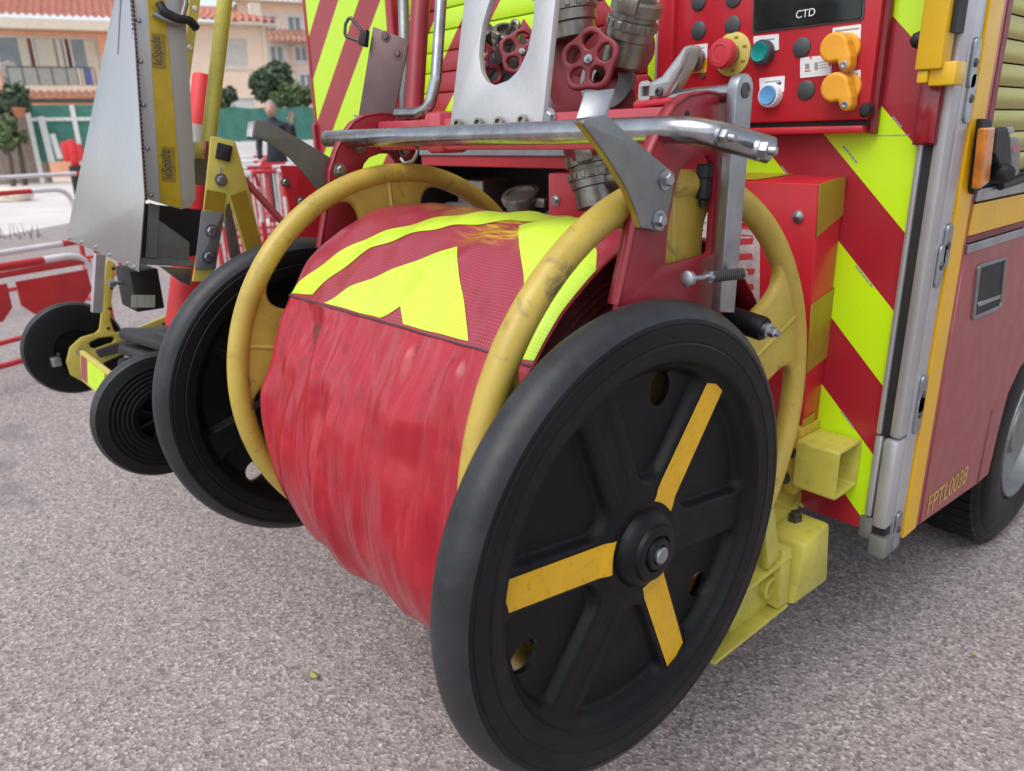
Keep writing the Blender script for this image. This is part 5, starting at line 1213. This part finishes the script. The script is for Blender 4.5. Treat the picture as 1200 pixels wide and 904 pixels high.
ds = thing('satellite_dish', W(*[uz(10, 82, D1-.6)[0]], D1-.6, uz(10, 82, D1-.6)[1]), 'small white satellite dish on the left end of the balcony', 'satellite dish')
o = W(uz(10, 82, D1-.6)[0], D1-.6, uz(10, 82, D1-.6)[1])
obj('dish', lathe([(0, 0), (.15, .02), (.28, .07), (.33, .11), (.32, .12), (.27, .085), (.15, .035), (0, .015)], look(o, -HD+HU*.4), 28, False), M['white_paint'], ds, 50)
obj('arm', cyl(o, o+HD*.6+Vector((0, 0, -.1)), .03), M['grey_metal'], ds)
# green mesh screen and plank fence in front of the first house
D2 = 34.0
g0, g1 = uz(42, 190, D2), uz(150, 123, D2)
sc = thing('garden_gate', W((g0[0]+g1[0])/2, D2, 0), 'green mesh gate in a white frame below the orange house', 'gate')
obj('mesh_panel', bbox(g0[0], g1[0], D2+.02, D2+.06, g0[1], g1[1]), M['netting'], sc)
for k, (px) in enumerate((45, 97, 150)):
    a = uz(px, 190, D2)[0]; obj('frame_post', bbox(a-.08, a+.08, D2-.06, D2+.02, 0, g1[1]), M['white_paint'], sc)
zz2 = uz(60, 140, D2)[1]; obj('frame_rail', bbox(g0[0], g1[0], D2-.05, D2+.02, zz2-.06, zz2+.06), M['white_paint'], sc)
for (p0_, p1_) in (((47, 137), (61, 191)), ((60, 158), (70, 186))):
    a, b = uz(*p0_, D2-.5), uz(*p1_, D2-.5)
    po = thing('leaning_board', W(b[0], D2-.5, 0), 'pale %s board leaning against the green mesh gate' % ('tall' if p0_[0] == 47 else 'short'), 'board', 'boards leaning on the gate')
    obj('board', tube([W(b[0], D2-.5, max(b[1], .05)), W(a[0], D2-.2, a[1])], .13, 4), M['white_paint'], po)
w0, w1 = uz(-90, 180, D2+.4), uz(44, 127, D2+.4)
pf_ = thing('plank_fence', W((w0[0]+w1[0])/2, D2+.4, 0), 'grey wooden plank fence at the far left, under the plant', 'fence')
for k in range(22):
    a = w0[0]+(w1[0]-w0[0])*k/22; b = w0[0]+(w1[0]-w0[0])*(k+.94)/22
    obj('plank', bbox(a, b, D2+.4+.02*(k % 2), D2+.45+.02*(k % 2), 0, w1[1]+random.uniform(-.04, .04), .008), M['wood'], pf_)
def leaves(centres, n, size, flat=1.0):
    vs, fs = [], []
    for _ in range(n):
        c, rr_ = random.choice(centres)
        while True:
            q = Vector((random.uniform(-1, 1), random.uniform(-1, 1), random.uniform(-1, 1)))
            if .35 < q.length < 1: break
        q = q.normalized()*(random.uniform(.55, 1.04)); p = Vector(c)+Vector((q.x*rr_, q.y*rr_, q.z*rr_*flat))
        nn_ = (q+Vector((random.gauss(0, .7), random.gauss(0, .7), random.gauss(.3, .7)))).normalized(); a = nn_.orthogonal().normalized(); b = nn_.cross(a)
        an = random.random()*6.28; a, b = a*math.cos(an)+b*math.sin(an), b*math.cos(an)-a*math.sin(an); s = size*random.uniform(.6, 1.3); k = len(vs)
        vs += [p-a*s, p-b*s*.45+nn_*s*.1, p+a*s, p+b*s*.45+nn_*s*.1]; fs.append((k, k+1, k+2, k+3))
    return mesh(vs, fs)
def shrub(name, pts, D, lab, cat, mat, n, size, trunk=True, spread=1.0):
    cs = []
    for px, py, r in pts:
        c = BP(px, py, D); R_ = r/FPX*D
        for _ in range(7):
            cs.append((c+HU*random.gauss(0, R_*.45)+HD*random.gauss(0, R_*.4)+Vector((0, 0, random.gauss(0, R_*.4))), R_*random.uniform(.35, .62)))
    base = BP(pts[0][0], pts[0][1], D); base.z = 0
    t = thing(name, base, lab, cat)
    obj('crown', leaves(cs, n, size), M[mat], t)
    top = BP(pts[0][0], pts[0][1], D)
    obj('trunk', join(tube([base, base.lerp(top, .5)+HU*.1, top], .09, 8, rr=[.10, .07, .03]), *[tube([base.lerp(top, .55), c_[0]], .03, 6, rr=[.05, .015]) for c_ in cs[:6]]), M['bark'], t, 60)
    return t
shrub('potted_plant', ((6, 112, 18), (18, 118, 11), (-12, 120, 16)), D2-1, 'dark leafy plant at the far left edge above a clay pot', 'plant', 'leaf_dark', 1500, .16)
shrub('shrub', ((0, 150, 14), (2, 165, 10)), D2-1.4, 'dry brownish shrub at the far left edge below the leafy plant', 'shrub', 'leaf_mid', 600, .14)
pc = BP(22, 131, D2-1.2); pt = thing('plant_pot', (pc.x, pc.y, pc.z-.3), 'terracotta pot standing on the plank fence beside the dark plant', 'plant pot')
obj('pot', lathe([(.14, -.2), (.22, .06), (.25, .08), (.25, .13), (.2, .13), (.18, .06)], Matrix.Translation(pc), 24), M['terracotta'], pt, 40)
# ---- second house with the closed white shutter
D3 = 34.0
a0, a1 = uz(176, 150, D3), uz(311, 32, D3)
h2_ = thing('house', W((a0[0]+a1[0])/2, D3, 0), 'peach house with one closed white shutter, behind the yellow pole', 'house')
sh0, sh1 = uz(263, 78, D3), uz(288, 46, D3)
obj('wall', join(wall_with(a0[0], a1[0], 0, a1[1], D3, [(sh0[0], sh1[0], sh0[1], sh1[1])]), bbox(a0[0], a1[0]-.02, D3+.8, D3+7, 0, a1[1])), M['plaster_peach'], h2_)
w_ = obj('window', join(bbox(sh0[0]-.1, sh1[0]+.1, D3-.05, D3-.002, sh0[1]-.12, sh0[1])), M['cream'], h2_)
nb = 16
for k in range(nb): obj('shutter_slat', bbox(sh0[0], sh1[0], D3+.06, D3+.12, sh0[1]+(sh1[1]-sh0[1])*k/nb+.006, sh0[1]+(sh1[1]-sh0[1])*(k+1)/nb-.006), M['shutter_white'], w_)
ze = uz(250, 28, D3)[1]
obj('eave', bbox(a0[0]-.3, a1[0]+.4, D3-.6, D3+.2, a1[1]+.01, ze), M['cream'], h2_)
rt = uz(250, 8, D3+3)
obj('roof', tiles(a0[0]-.4, a1[0]+.5, D3-.65, ze+.05, D3+3.2, rt[1], skew1=-2.2), M['tile'], h2_, 60)
cb_ = uz(299, 22, D3+1.5); obj('chimney', bbox(cb_[0]-.18, cb_[0]+.25, D3+1.4, D3+1.9, cb_[1]-.6, uz(299, 4, D3+1.5)[1]), M['cream'], h2_)
obj('drainpipe', cyl(W(a1[0]-.1, D3-.08, 0), W(a1[0]-.1, D3-.08, a1[1]), .06), M['cream'], h2_)
# ---- third house
D4 = 43.0
b0, b1 = uz(296, 150, D4), uz(420, 8, D4)
h3_ = thing('house', W((b0[0]+b1[0])/2, D4, 0), 'tall peach house with small white framed windows, beside the fire truck', 'house')
wins = []
for (x0_, y0_, x1_, y1_) in ((307, 36, 324, 20), (338, 37, 353, 21), (317, 71, 332, 55), (346, 71, 360, 56), (352, 104, 366, 88), (372, 37, 387, 21), (378, 71, 393, 56)):
    p, q = uz(x0_, y0_, D4), uz(x1_, y1_, D4); wins.append((p[0], q[0], p[1], q[1]))
obj('wall', join(wall_with(b0[0], b1[0], 0, b1[1], D4, wins), bbox(b0[0], b1[0], D4+1, D4+8, 0, b1[1])), M['plaster_peach'], h3_)
for a, b, c, e in wins:
    w_ = obj('window', join(bbox(a-.14, b+.14, D4-.04, D4-.003, e, e+.14), bbox(a-.14, b+.14, D4-.07, D4-.003, c-.14, c), bbox(a-.14, a, D4-.04, D4-.003, c, e), bbox(b, b+.14, D4-.04, D4-.003, c, e), bbox((a+b)/2-.05, (a+b)/2+.05, D4+.05, D4+.12, c, e), bbox(a, a+.09, D4+.05, D4+.12, c, e), bbox(b-.09, b, D4+.05, D4+.12, c, e)), M['white_paint'], h3_)
    for s0, s1 in ((a+.09, (a+b)/2-.05), ((a+b)/2+.05, b-.09)): obj('pane', bbox(s0, s1, D4+.08, D4+.1, c, e), M['glass'], w_)
e4 = uz(320, 4, D4)[1]
obj('eave', bbox(b0[0]-.5, b1[0]+.3, D4-.6, D4+.2, b1[1]+.01, e4), M['cream'], h3_)
obj('roof', tiles(b0[0]-9, b1[0]+.5, D4-.65, e4+.05, D4+4, e4+1.9), M['tile'], h3_, 60)
l0, l1 = uz(311, 48, D4-.8), uz(430, 38, D4-.05)
obj('lean_to_roof', tiles(l0[0], l1[0], D4-1.0, l0[1], D4-.03, l1[1]), M['tile_brown'], h3_, 60)
obj('drainpipe', cyl(W(uz(342, 60, D4)[0], D4-.1, 0), W(uz(342, 60, D4)[0], D4-.1, l0[1]-.1), .06), M['cream'], h3_)
# ---- screened fence, hedge, tree
D5 = 26.0
f0, f1 = uz(150, 170, D5), uz(430, 124, D5)
fe = thing('screen_fence', W((f0[0]+f1[0])/2, D5, 0), 'long green netting fence on a low white wall behind the person', 'fence')
obj('low_wall', bbox(f0[0], f1[0], D5-.06, D5+.14, 0, f0[1], .02), M['white_paint'], fe)
npost = 7
for k in range(npost+1):
    a = f0[0]+(f1[0]-f0[0])*k/npost; obj('post', cyl(W(a, D5+.06, f0[1]-.1), W(a, D5+.06, f1[1]+.05), .035, seg=10), M['grey_metal'], fe)
for k in range(npost):
    a = f0[0]+(f1[0]-f0[0])*k/npost; b = f0[0]+(f1[0]-f0[0])*(k+1)/npost; N_ = 14; vs, fs = [], []
    for i in range(N_+1):
        for j in range(7):
            t = j/6; vs.append(W(a+(b-a)*i/N_, D5+.02+.03*math.sin(i*.9+k*2+j*.6)*math.sin(math.pi*i/N_), f0[1]+.02+(f1[1]-f0[1]-.02-.06*math.sin(math.pi*i/N_)*(j/6))*t))
    for i in range(N_):
        for j in range(6): fs.append((i*7+j, i*7+j+1, (i+1)*7+j+1, (i+1)*7+j))
    obj('netting_panel', mesh(vs, fs), M['netting'], fe, 60)
shrub('round_tree', ((316, 95, 24), (309, 104, 18), (325, 105, 17)), D5+3, 'round dark green tree behind the green fence', 'tree', 'leaf_dark', 5200, .17)
shrub('hedge', ((340, 115, 14), (326, 118, 10), (356, 113, 14), (372, 112, 14)), D5+1.6, 'lighter green hedge between the fence and the round tree', 'hedge', 'leaf_mid', 3600, .13)
shrub('shrub', ((262, 116, 12), (270, 112, 6)), D5+1.6, 'small grey green shrub behind the fence beside the yellow pole', 'shrub', 'leaf_dark', 1200, .12)
gw0, gw1 = uz(266, 128, D5+5), uz(296, 106, D5+5)
gw = thing('garden_wall', W((gw0[0]+gw1[0])/2, D5+5, 0), 'low white rendered wall at the foot of the peach house', 'wall')
obj('render', bbox(gw0[0]-3, gw1[0], D5+5, D5+5.3, 0, gw1[1]-.3, .03), M['white_paint'], gw); obj('coping', bbox(gw0[0]-3.1, gw1[0]+.1, D5+4.95, D5+5.35, gw1[1]-.297, gw1[1]-.2, .02), M['cream'], gw)
# grass tufts on the verge
vs, fs = [], []
for px in np.linspace(-40, 75, 260):
    p = PZ(px+random.uniform(-3, 3), random.uniform(190, 195)); k = len(vs); hgt = random.uniform(.15, .5)
    if not (5 < px < 35 or 45 < px < 60) and random.random() < .7: continue
    a = random.uniform(0, 6.28); d = Vector((math.cos(a), math.sin(a), 0))*.05
    vs += [p-d, p+d, p+Vector((random.gauss(0, .1), random.gauss(0, .1), hgt))]; fs.append((k, k+1, k+2))
tag(obj('grass', mesh(vs, fs), M['grass']), 'short grass tufts along the verge below the orange house', 'grass', kind='stuff')
# ---- red plastic water barrier standing on a black foot
D6 = 22.0
p = BP(84, 204, D6); p.z = 0; s0, s1 = uz(75, 190, D6), uz(95, 166, D6)
rbx = thing('plastic_barrier', p, 'orange red plastic barrier on a black foot at the edge of the yard', 'barrier')
uc, zb0, zt0 = (s0[0]+s1[0])/2, s0[1], s1[1]
obj('panel', join(bbox(s0[0], uc-.08, D6, D6+.12, zb0, zt0, .03), bbox(uc+.08, s1[0], D6, D6+.12, zb0, zt0-.05, .03), bbox(uc-.09, uc+.09, D6-.02, D6+.14, zb0-.1, zt0+.05, .03)), M['cone_red'], rbx, 40)
obj('foot', bbox(uc-.14, uc+.16, D6-.15, D6+.3, 0, zb0-.1, .02), M['black'], rbx, 40)

# ---------------------------------------------------------------- red and white site barriers
def rails(pts, r, segs, root, name='rail'):
    """a tube painted in alternating lengths: each length is a part"""
    P = fillet([Vector(p) for p in pts], .16, 8, False); L = [0]
    for i in range(1, len(P)): L.append(L[-1]+(P[i]-P[i-1]).length)
    def at(s):
        for i in range(1, len(P)):
            if s <= L[i]: return P[i-1].lerp(P[i], (s-L[i-1])/max(1e-6, L[i]-L[i-1]))
        return P[-1]
    for k in range(segs):
        a, b = L[-1]*k/segs, L[-1]*(k+1)/segs
        q = [at(a)]+[P[i] for i in range(len(P)) if a+1e-4 < L[i] < b-1e-4]+[at(b)]
        obj(name, tube(q, r, 12), M['barrier_red' if k % 2 == 0 else 'barrier_white'], root, 60)
def site_barrier(a, b, h, lab, plates=True, flip=0, segs=5):
    a, b = Vector(a), Vector(b); a.z = b.z = 0; d = (b-a).normalized(); n = d.cross(Vector((0, 0, 1))); L = (b-a).length; Z = Vector((0, 0, 1))
    t = thing('site_barrier', (a+b)/2, lab, 'barrier', 'red and white site barriers')
    r = .021
    rails([a+Z*.06, a+Z*h, b+Z*h, b+Z*.06], r, segs, t)
    obj('lower_rail', cyl(a+Z*h*.20, b+Z*h*.20, r*.8, seg=12), M['barrier_red'], t, 40)
    if plates:
        for k in range(2):
            s0 = .04+k*.49; s1 = s0+.44; c = .07
            o = [(L*s0, h*.86), (L*s1, h*.86), (L*s1, h*.66), (L*s1-c, h*.56), (L*s0+c, h*.56), (L*s0, h*.66)]
            obj('plate', plate(o, (), .012, .003, frame(a+n*.0, d, Z, n*-1 if False else d.cross(Z))), M['barrier_red'], t, 40)
        obj('inner_rail', cyl(a+Z*h*.93, b+Z*h*.93, r*.8, seg=12), M['barrier_red'], t, 40)
    for s in (.08, .92):
        q = a.lerp(b, s); obj('foot', tube([q-n*.24+Z*.02, q+n*.24+Z*.02], .02, 10), M['barrier_white' if s < .5 else 'barrier_red'], t, 60)
    return t
def gp(px, py, dist):
    d = ray(px, py); d = Vector((d.x, d.y, 0)).normalized(); return d*dist
def top_h(px, py, dist):
    d = ray(px, py); return CAM_H + d.z/math.hypot(d.x, d.y)*dist
site_barrier(gp(-110, 332, 5.0), gp(103, 296, 5.5), top_h(100, 297, 5.5), 'red and white barrier with two red plates at the left, nearest the cart wheel')
site_barrier(gp(-140, 330, 5.5), gp(112, 279, 6.3), top_h(83, 284, 6.2), 'red and white barrier just behind the nearest plated one', False, segs=3)
site_barrier(gp(-110, 243, 7.4), gp(82, 224, 8.0), top_h(60, 222, 8.0), 'barrier with a rounded red end crossing the pale yard at the left', False)
site_barrier(gp(-110, 240, 8.6), gp(120, 200, 9.4), top_h(83, 204, 9.2), 'farthest white and red barrier at the left, behind the rounded one', False, segs=3)
def picket(a, b, h, lab, n=9):
    a, b = Vector(a), Vector(b); a.z = b.z = 0; d = (b-a).normalized(); nn_ = d.cross(Vector((0, 0, 1))); Z = Vector((0, 0, 1))
    t = thing('crowd_barrier', (a+b)/2, lab, 'barrier', 'crowd barriers parked in a row beyond the cart')
    rails([a+Z*.05, a+Z*h, b+Z*h, b+Z*.05], .022, 9, t)
    obj('lower_rail', cyl(a+Z*.22, b+Z*.22, .016, seg=10), M['barrier_red'], t, 40)
    for k in range(1, n):
        q = a.lerp(b, k/n); obj('bar', cyl(q+Z*.22, q+Z*h, .011, seg=8), M['barrier_red' if k % 3 else 'barrier_white'], t, 40)
    for s in (.12, .88):
        q = a.lerp(b, s); obj('foot', tube([q-nn_*.28+Z*.02, q+nn_*.28+Z*.02], .02, 8), M['barrier_red'], t, 60)
where = ['nearest crowd barrier beyond the grey hook', 'second crowd barrier of the row beyond the hook', 'third crowd barrier of the row beyond the hook', 'fourth crowd barrier of the row beyond the hook', 'fifth crowd barrier of the row beyond the hook', 'farthest crowd barrier of the row, below the green fence', 'crowd barrier standing askew behind the yellow frame head', 'crowd barrier half hidden by the red cheek plate', 'crowd barrier lying closest to the truck in the row']
for k, (p0_, p1_, d0_, d1_, h_) in enumerate(((262, 352, 9.2, 9.5, 1.02), (255, 350, 10.0, 10.4, 1.04), (266, 372, 10.9, 11.2, 1.05), (258, 362, 11.9, 12.3, 1.06), (268, 376, 13.2, 13.4, 1.06), (250, 372, 15.0, 15.2, 1.08), (244, 300, 7.6, 9.4, 1.0), (330, 392, 9.8, 8.8, 1.0), (300, 400, 14.2, 12.8, 1.05))):
    picket(gp(p0_, 200, d0_), gp(p1_, 200, d1_), h_, where[k])
q0, q1 = gp(285, 200, 11.3), gp(420, 200, 11.3)
dk = Vector((q0.x+q1.x, q0.y+q1.y, 0)).normalized()
struct('raised_kerb', hexa([q0, q1, q1+dk*.9, q0+dk*.9]+[q+Vector((0, 0, .24)) for q in (q0, q1, q1+dk*.9, q0+dk*.9)], .02), M['concrete'])
# ---------------------------------------------------------------- white sack and weeds in the yard, leaf and pebble near the reel
def lump(c, r, seed, mat_, name, lab, cat):
    bm = bmesh.new(); bmesh.ops.create_icosphere(bm, subdivisions=4, radius=1); rg2 = random.Random(seed); ph = [rg2.uniform(0, 6) for _ in range(6)]
    for v in bm.verts:
        q = v.co.copy(); f = 1+.12*math.sin(3*q.x+ph[0])*math.sin(4*q.y+ph[1])+.06*math.sin(9*q.z+ph[2]+5*q.x)
        v.co = Vector((q.x*r[0]*f, q.y*r[1]*f, max(q.z*r[2]*f, -r[2]*.6)))+Vector(c)
    me = bpy.data.meshes.new('m'); bm.to_mesh(me); bm.free()
    o = obj(name, me, M[mat_], None, 180); return tag(o, lab, cat)
c = gp(8, 205, 24); lump((c.x, c.y, .14), (.5, .45, .22), 3, 'cream', 'rubble_sack', 'white sack lying in the pale yard at the far left', 'sack')
wt = thing('weed', gp(14, 272, 14.2), 'dark dry weed growing in the seam of the pale yard', 'weed')
o = gp(14, 272, 14.2); st_ = []
for k in range(18):
    a = random.uniform(0, 6.28); q = o+Vector((random.gauss(0, .22), random.gauss(0, .22), 0)); st_.append(tube([q, q+Vector((math.cos(a)*.06, math.sin(a)*.06, random.uniform(.1, .25)))], .007, 5, rr=[.008, .003]))
for q in st_: obj('stem', q, M['bark'], wt)
lf = PZ(369, 795); vs = [(lf.x+x, lf.y+y, .008+zz_) for x, y, zz_ in ((-.020, 0, .004), (-.008, .011, .0), (.008, .009, .002), (.02, 0, .008), (.008, -.010, .003), (-.008, -.009, .001), (0, 0, .007))]
fl = thing('fallen_leaf', (lf.x, lf.y, 0), 'small yellow green fallen leaf on the asphalt below the reel', 'leaf')
lm = paint('dry_leaf', (.33, .32, .08), .6, var=.2); obj('blade', mesh(vs, [(0, 1, 6), (1, 2, 6), (2, 3, 6), (3, 4, 6), (4, 5, 6), (5, 0, 6)]), lm, fl)
obj('stalk', tube([Vector(vs[0]), Vector(vs[0])+Vector((-.014, .003, .002))], .0009, 5), lm, fl)
p = PZ(1141, 770); fl2 = thing('fallen_leaf', (p.x, p.y, 0), 'tiny yellow leaf scrap on the asphalt near the truck wheel', 'leaf')
obj('blade', mesh([(p.x-.008, p.y, .006), (p.x, p.y+.006, .008), (p.x+.009, p.y, .006), (p.x, p.y-.005, .008)], [(0, 1, 2, 3)]), lm, fl2)

# ---------------------------------------------------------------- the person by the fence
PD = 11.6
pb0 = gp(318, 130, PD); pr_ = Vector(( -pb0.y, pb0.x, 0)).normalized()      # the person's left-right axis
if pr_.dot(HU) < 0: pr_ = -pr_
pfwd = -Vector((pb0.x, pb0.y, 0)).normalized()                               # faces us
pfwd = (pfwd+pr_*-.25).normalized(); pr_ = Vector((0, 0, 1)).cross(pfwd).normalized()
if pr_.dot(HU) < 0: pr_ = -pr_
ph_ = top_h(318, 118, PD)
STEP = .24
per = thing('person', (pb0.x, pb0.y, STEP), 'grey haired person in a dark jacket raising one hand in front of the green fence', 'person')
S_ = (ph_-STEP)/1.78
def Q(r, f, z): return pb0+pr_*(r*S_)+pfwd*(f*S_)+Vector((0, 0, STEP+z*S_))
M['jacket'] = paint('dark_jacket', (.018, .02, .03), .75, var=.3); M['trousers'] = paint('dark_trousers', (.04, .045, .06), .8); M['skin'] = paint('skin', (.58, .33, .25), .55, var=.08, dirt=0); M['hair'] = paint('grey_hair', (.36, .35, .34), .7, var=.2); M['shoe'] = paint('shoe', (.02, .02, .02), .5)
def skin_body(name, nodes, edges, mat_, root_i=0, sub=2):
    me = mesh([n[0] for n in nodes], []); me = bpy.data.meshes.new('m'); me.from_pydata([tuple(n[0]) for n in nodes], edges, [])
    o = bpy.data.objects.new(name, me); COL.objects.link(o)
    md = o.modifiers.new('skin', 'SKIN'); md.use_smooth_shade = True
    for i, n in enumerate(nodes):
        sv_ = me.skin_vertices[0].data[i]; r = n[1]; sv_.radius = (r, r) if not isinstance(r, tuple) else r; sv_.use_root = (i == root_i)
    s = o.modifiers.new('sub', 'SUBSURF'); s.levels = sub; s.render_levels = sub
    dg = bpy.context.evaluated_depsgraph_get(); m2 = bpy.data.meshes.new_from_object(o.evaluated_get(dg))
    bpy.data.objects.remove(o)
    return m2
nodes = [(Q(0, 0, .98), (.165, .115)), (Q(0, .0, 1.12), (.155, .115)), (Q(0, .0, 1.30), (.185, .125)), (Q(0, -.01, 1.43), (.15, .10)), (Q(0, 0, 1.50), (.065, .065)), (Q(0, .015, 1.56), .055),
         (Q(-.19, 0, 1.41), .068), (Q(-.25, -.01, 1.15), .052), (Q(-.24, .07, .93), .042), (Q(.19, 0, 1.41), .068), (Q(.30, .06, 1.20), .054), (Q(.335, .20, 1.36), .042), (Q(.34, .235, 1.43), .034),
         (Q(-.10, 0, .88), .095), (Q(-.11, .02, .50), .065), (Q(-.12, -.01, .10), .045), (Q(.10, 0, .88), .095), (Q(.12, .03, .50), .065), (Q(.13, .0, .10), .045)]
nodes = [(a, tuple(x*S_ for x in r) if isinstance(r, tuple) else r*S_) for a, r in nodes]
ed = [(0, 1), (1, 2), (2, 3), (3, 4), (4, 5), (3, 6), (6, 7), (7, 8), (3, 9), (9, 10), (10, 11), (11, 12), (0, 13), (13, 14), (14, 15), (0, 16), (16, 17), (17, 18)]
obj('body', skin_body('body', nodes, ed, None), M['jacket'], per)
for s in (-1, 1):
    obj('trouser_leg', skin_body('trouser_leg', [(Q(.10*s, 0, .90), .10*S_), (Q(.115*s, .025, .50), .074*S_), (Q(.125*s, -.005, .07), .060*S_)], [(0, 1), (1, 2)], None), M['trousers'], per)
    o = Q(.13*s, .04, .04); obj('shoe', box((-.05, -.09, -.04), (.05, .16, .05), .03, 3, frame(o, pr_, pfwd, (0, 0, 1))), M['shoe'], per, 60)
def head_mesh(c):
    bm = bmesh.new(); bmesh.ops.create_uvsphere(bm, u_segments=40, v_segments=28, radius=1)
    for v in bm.verts:
        x, y, zc = v.co; w = 1-.22*max(0, -zc)**1.5
        X, Y, Z_ = x*.078*w, y*.098*(1-.10*max(0, -zc)), zc*.122
        if y > 0:
            if abs(x) < .22 and -.30 < zc < .12: Y += .022*(1-abs(x)/.22)*(1-abs(zc+.12)/.26)*1.0           # nose
            for ex in (-.36, .36):                                                                            # eye sockets
                d2 = ((x-ex)/.2)**2+((zc-.10)/.14)**2
                if d2 < 1: Y -= .010*(1-d2)
            if abs(x) < .32 and -.62 < zc < -.45: Y += .004
        v.co = Vector((X, Y, Z_))
    for sx in (-1, 1):
        e = bmesh.ops.create_uvsphere(bm, u_segments=12, v_segments=8, radius=1)
        for v in e['verts']: v.co = Vector((sx*.079+v.co.x*.010, v.co.y*.018-.008, v.co.z*.03))
    bmesh.ops.transform(bm, matrix=frame(c, pr_*S_, pfwd*S_, Vector((0, 0, S_))), verts=bm.verts)
    me = bpy.data.meshes.new('m'); bm.to_mesh(me); bm.free(); return me
hc = Q(0, .03, 1.655); hd_ = obj('head', head_mesh(hc), M['skin'], per, 180)
def hcap():
    bm = bmesh.new(); bmesh.ops.create_uvsphere(bm, u_segments=40, v_segments=28, radius=1)
    dl = [v for v in bm.verts if v.co.z < .30 and v.co.y > .15-.1 or v.co.z < -.35 or (v.co.y > .55 and v.co.z < .62)]
    bmesh.ops.delete(bm, geom=dl, context='VERTS')
    for v in bm.verts: v.co = Vector((v.co.x*.085, v.co.y*.105-.004, v.co.z*.130))*(1+.02*math.sin(20*v.co.x)*math.sin(17*v.co.y))
    bmesh.ops.transform(bm, matrix=frame(hc, pr_*S_, pfwd*S_, Vector((0, 0, S_))), verts=bm.verts)
    me = bpy.data.meshes.new('m'); bm.to_mesh(me); bm.free(); return me
obj('hair', hcap(), M['hair'], per, 180)
for sx in (-1, 1):
    obj('eye', lathe([(0, -.008), (.008, 0), (.006, .006), (0, .008)], look(hc+pr_*(.028*sx*S_)+pfwd*(.080*S_)+Vector((0, 0, .012)), pfwd), 12), M['ink'], hd_, 60)
obj('mouth', box((-.022, -.002, -.003), (.022, .004, .003), .001, 1, frame(hc+pfwd*.086*S_+Vector((0, 0, -.065*S_)), pr_, pfwd, (0, 0, 1))), M['valve_red'], hd_)
# hands: palm and five bent fingers
def hand(c, along, palm_n, s):
    along = along.normalized(); palm_n = (palm_n-along*palm_n.dot(along)).normalized(); side = along.cross(palm_n)
    P_ = lambda a, b, n: c+side*(a*S_)+along*(b*S_)+palm_n*(n*S_)
    ms = [skin_body('hand', [(P_(0, -.02, 0), (.028*S_, .020*S_)), (P_(0, .04, 0), (.040*S_, .016*S_)), (P_(0, .085, .004), (.038*S_, .013*S_))], [(0, 1), (1, 2)], None)]
    for k, (o_, l_) in enumerate(((-.030, .062), (-.010, .074), (.010, .070), (.029, .055))):
        ms.append(skin_body('finger', [(P_(o_, .078, .004), .0095*S_), (P_(o_*1.12, .085+l_*.45, .010), .009*S_), (P_(o_*1.18, .085+l_*.8, .024), .0082*S_), (P_(o_*1.18, .085+l_*.95, .038), .0065*S_)], [(0, 1), (1, 2), (2, 3)], None, 0, 1))
    ms.append(skin_body('thumb', [(P_(.030*s, .015, .006), .012*S_), (P_(.058*s, .045, .016), .0105*S_), (P_(.066*s, .078, .024), .0085*S_)], [(0, 1), (1, 2)], None, 0, 1))
    obj('hand', join(*ms), M['skin'], per, 180)
hand(Q(.342, .24, 1.455), Vector((0, 0, 1))+pr_*.1, pfwd, -1)
hand(Q(-.24, .075, .90), Vector((0, 0, -1))+pfwd*.2, pr_, 1)
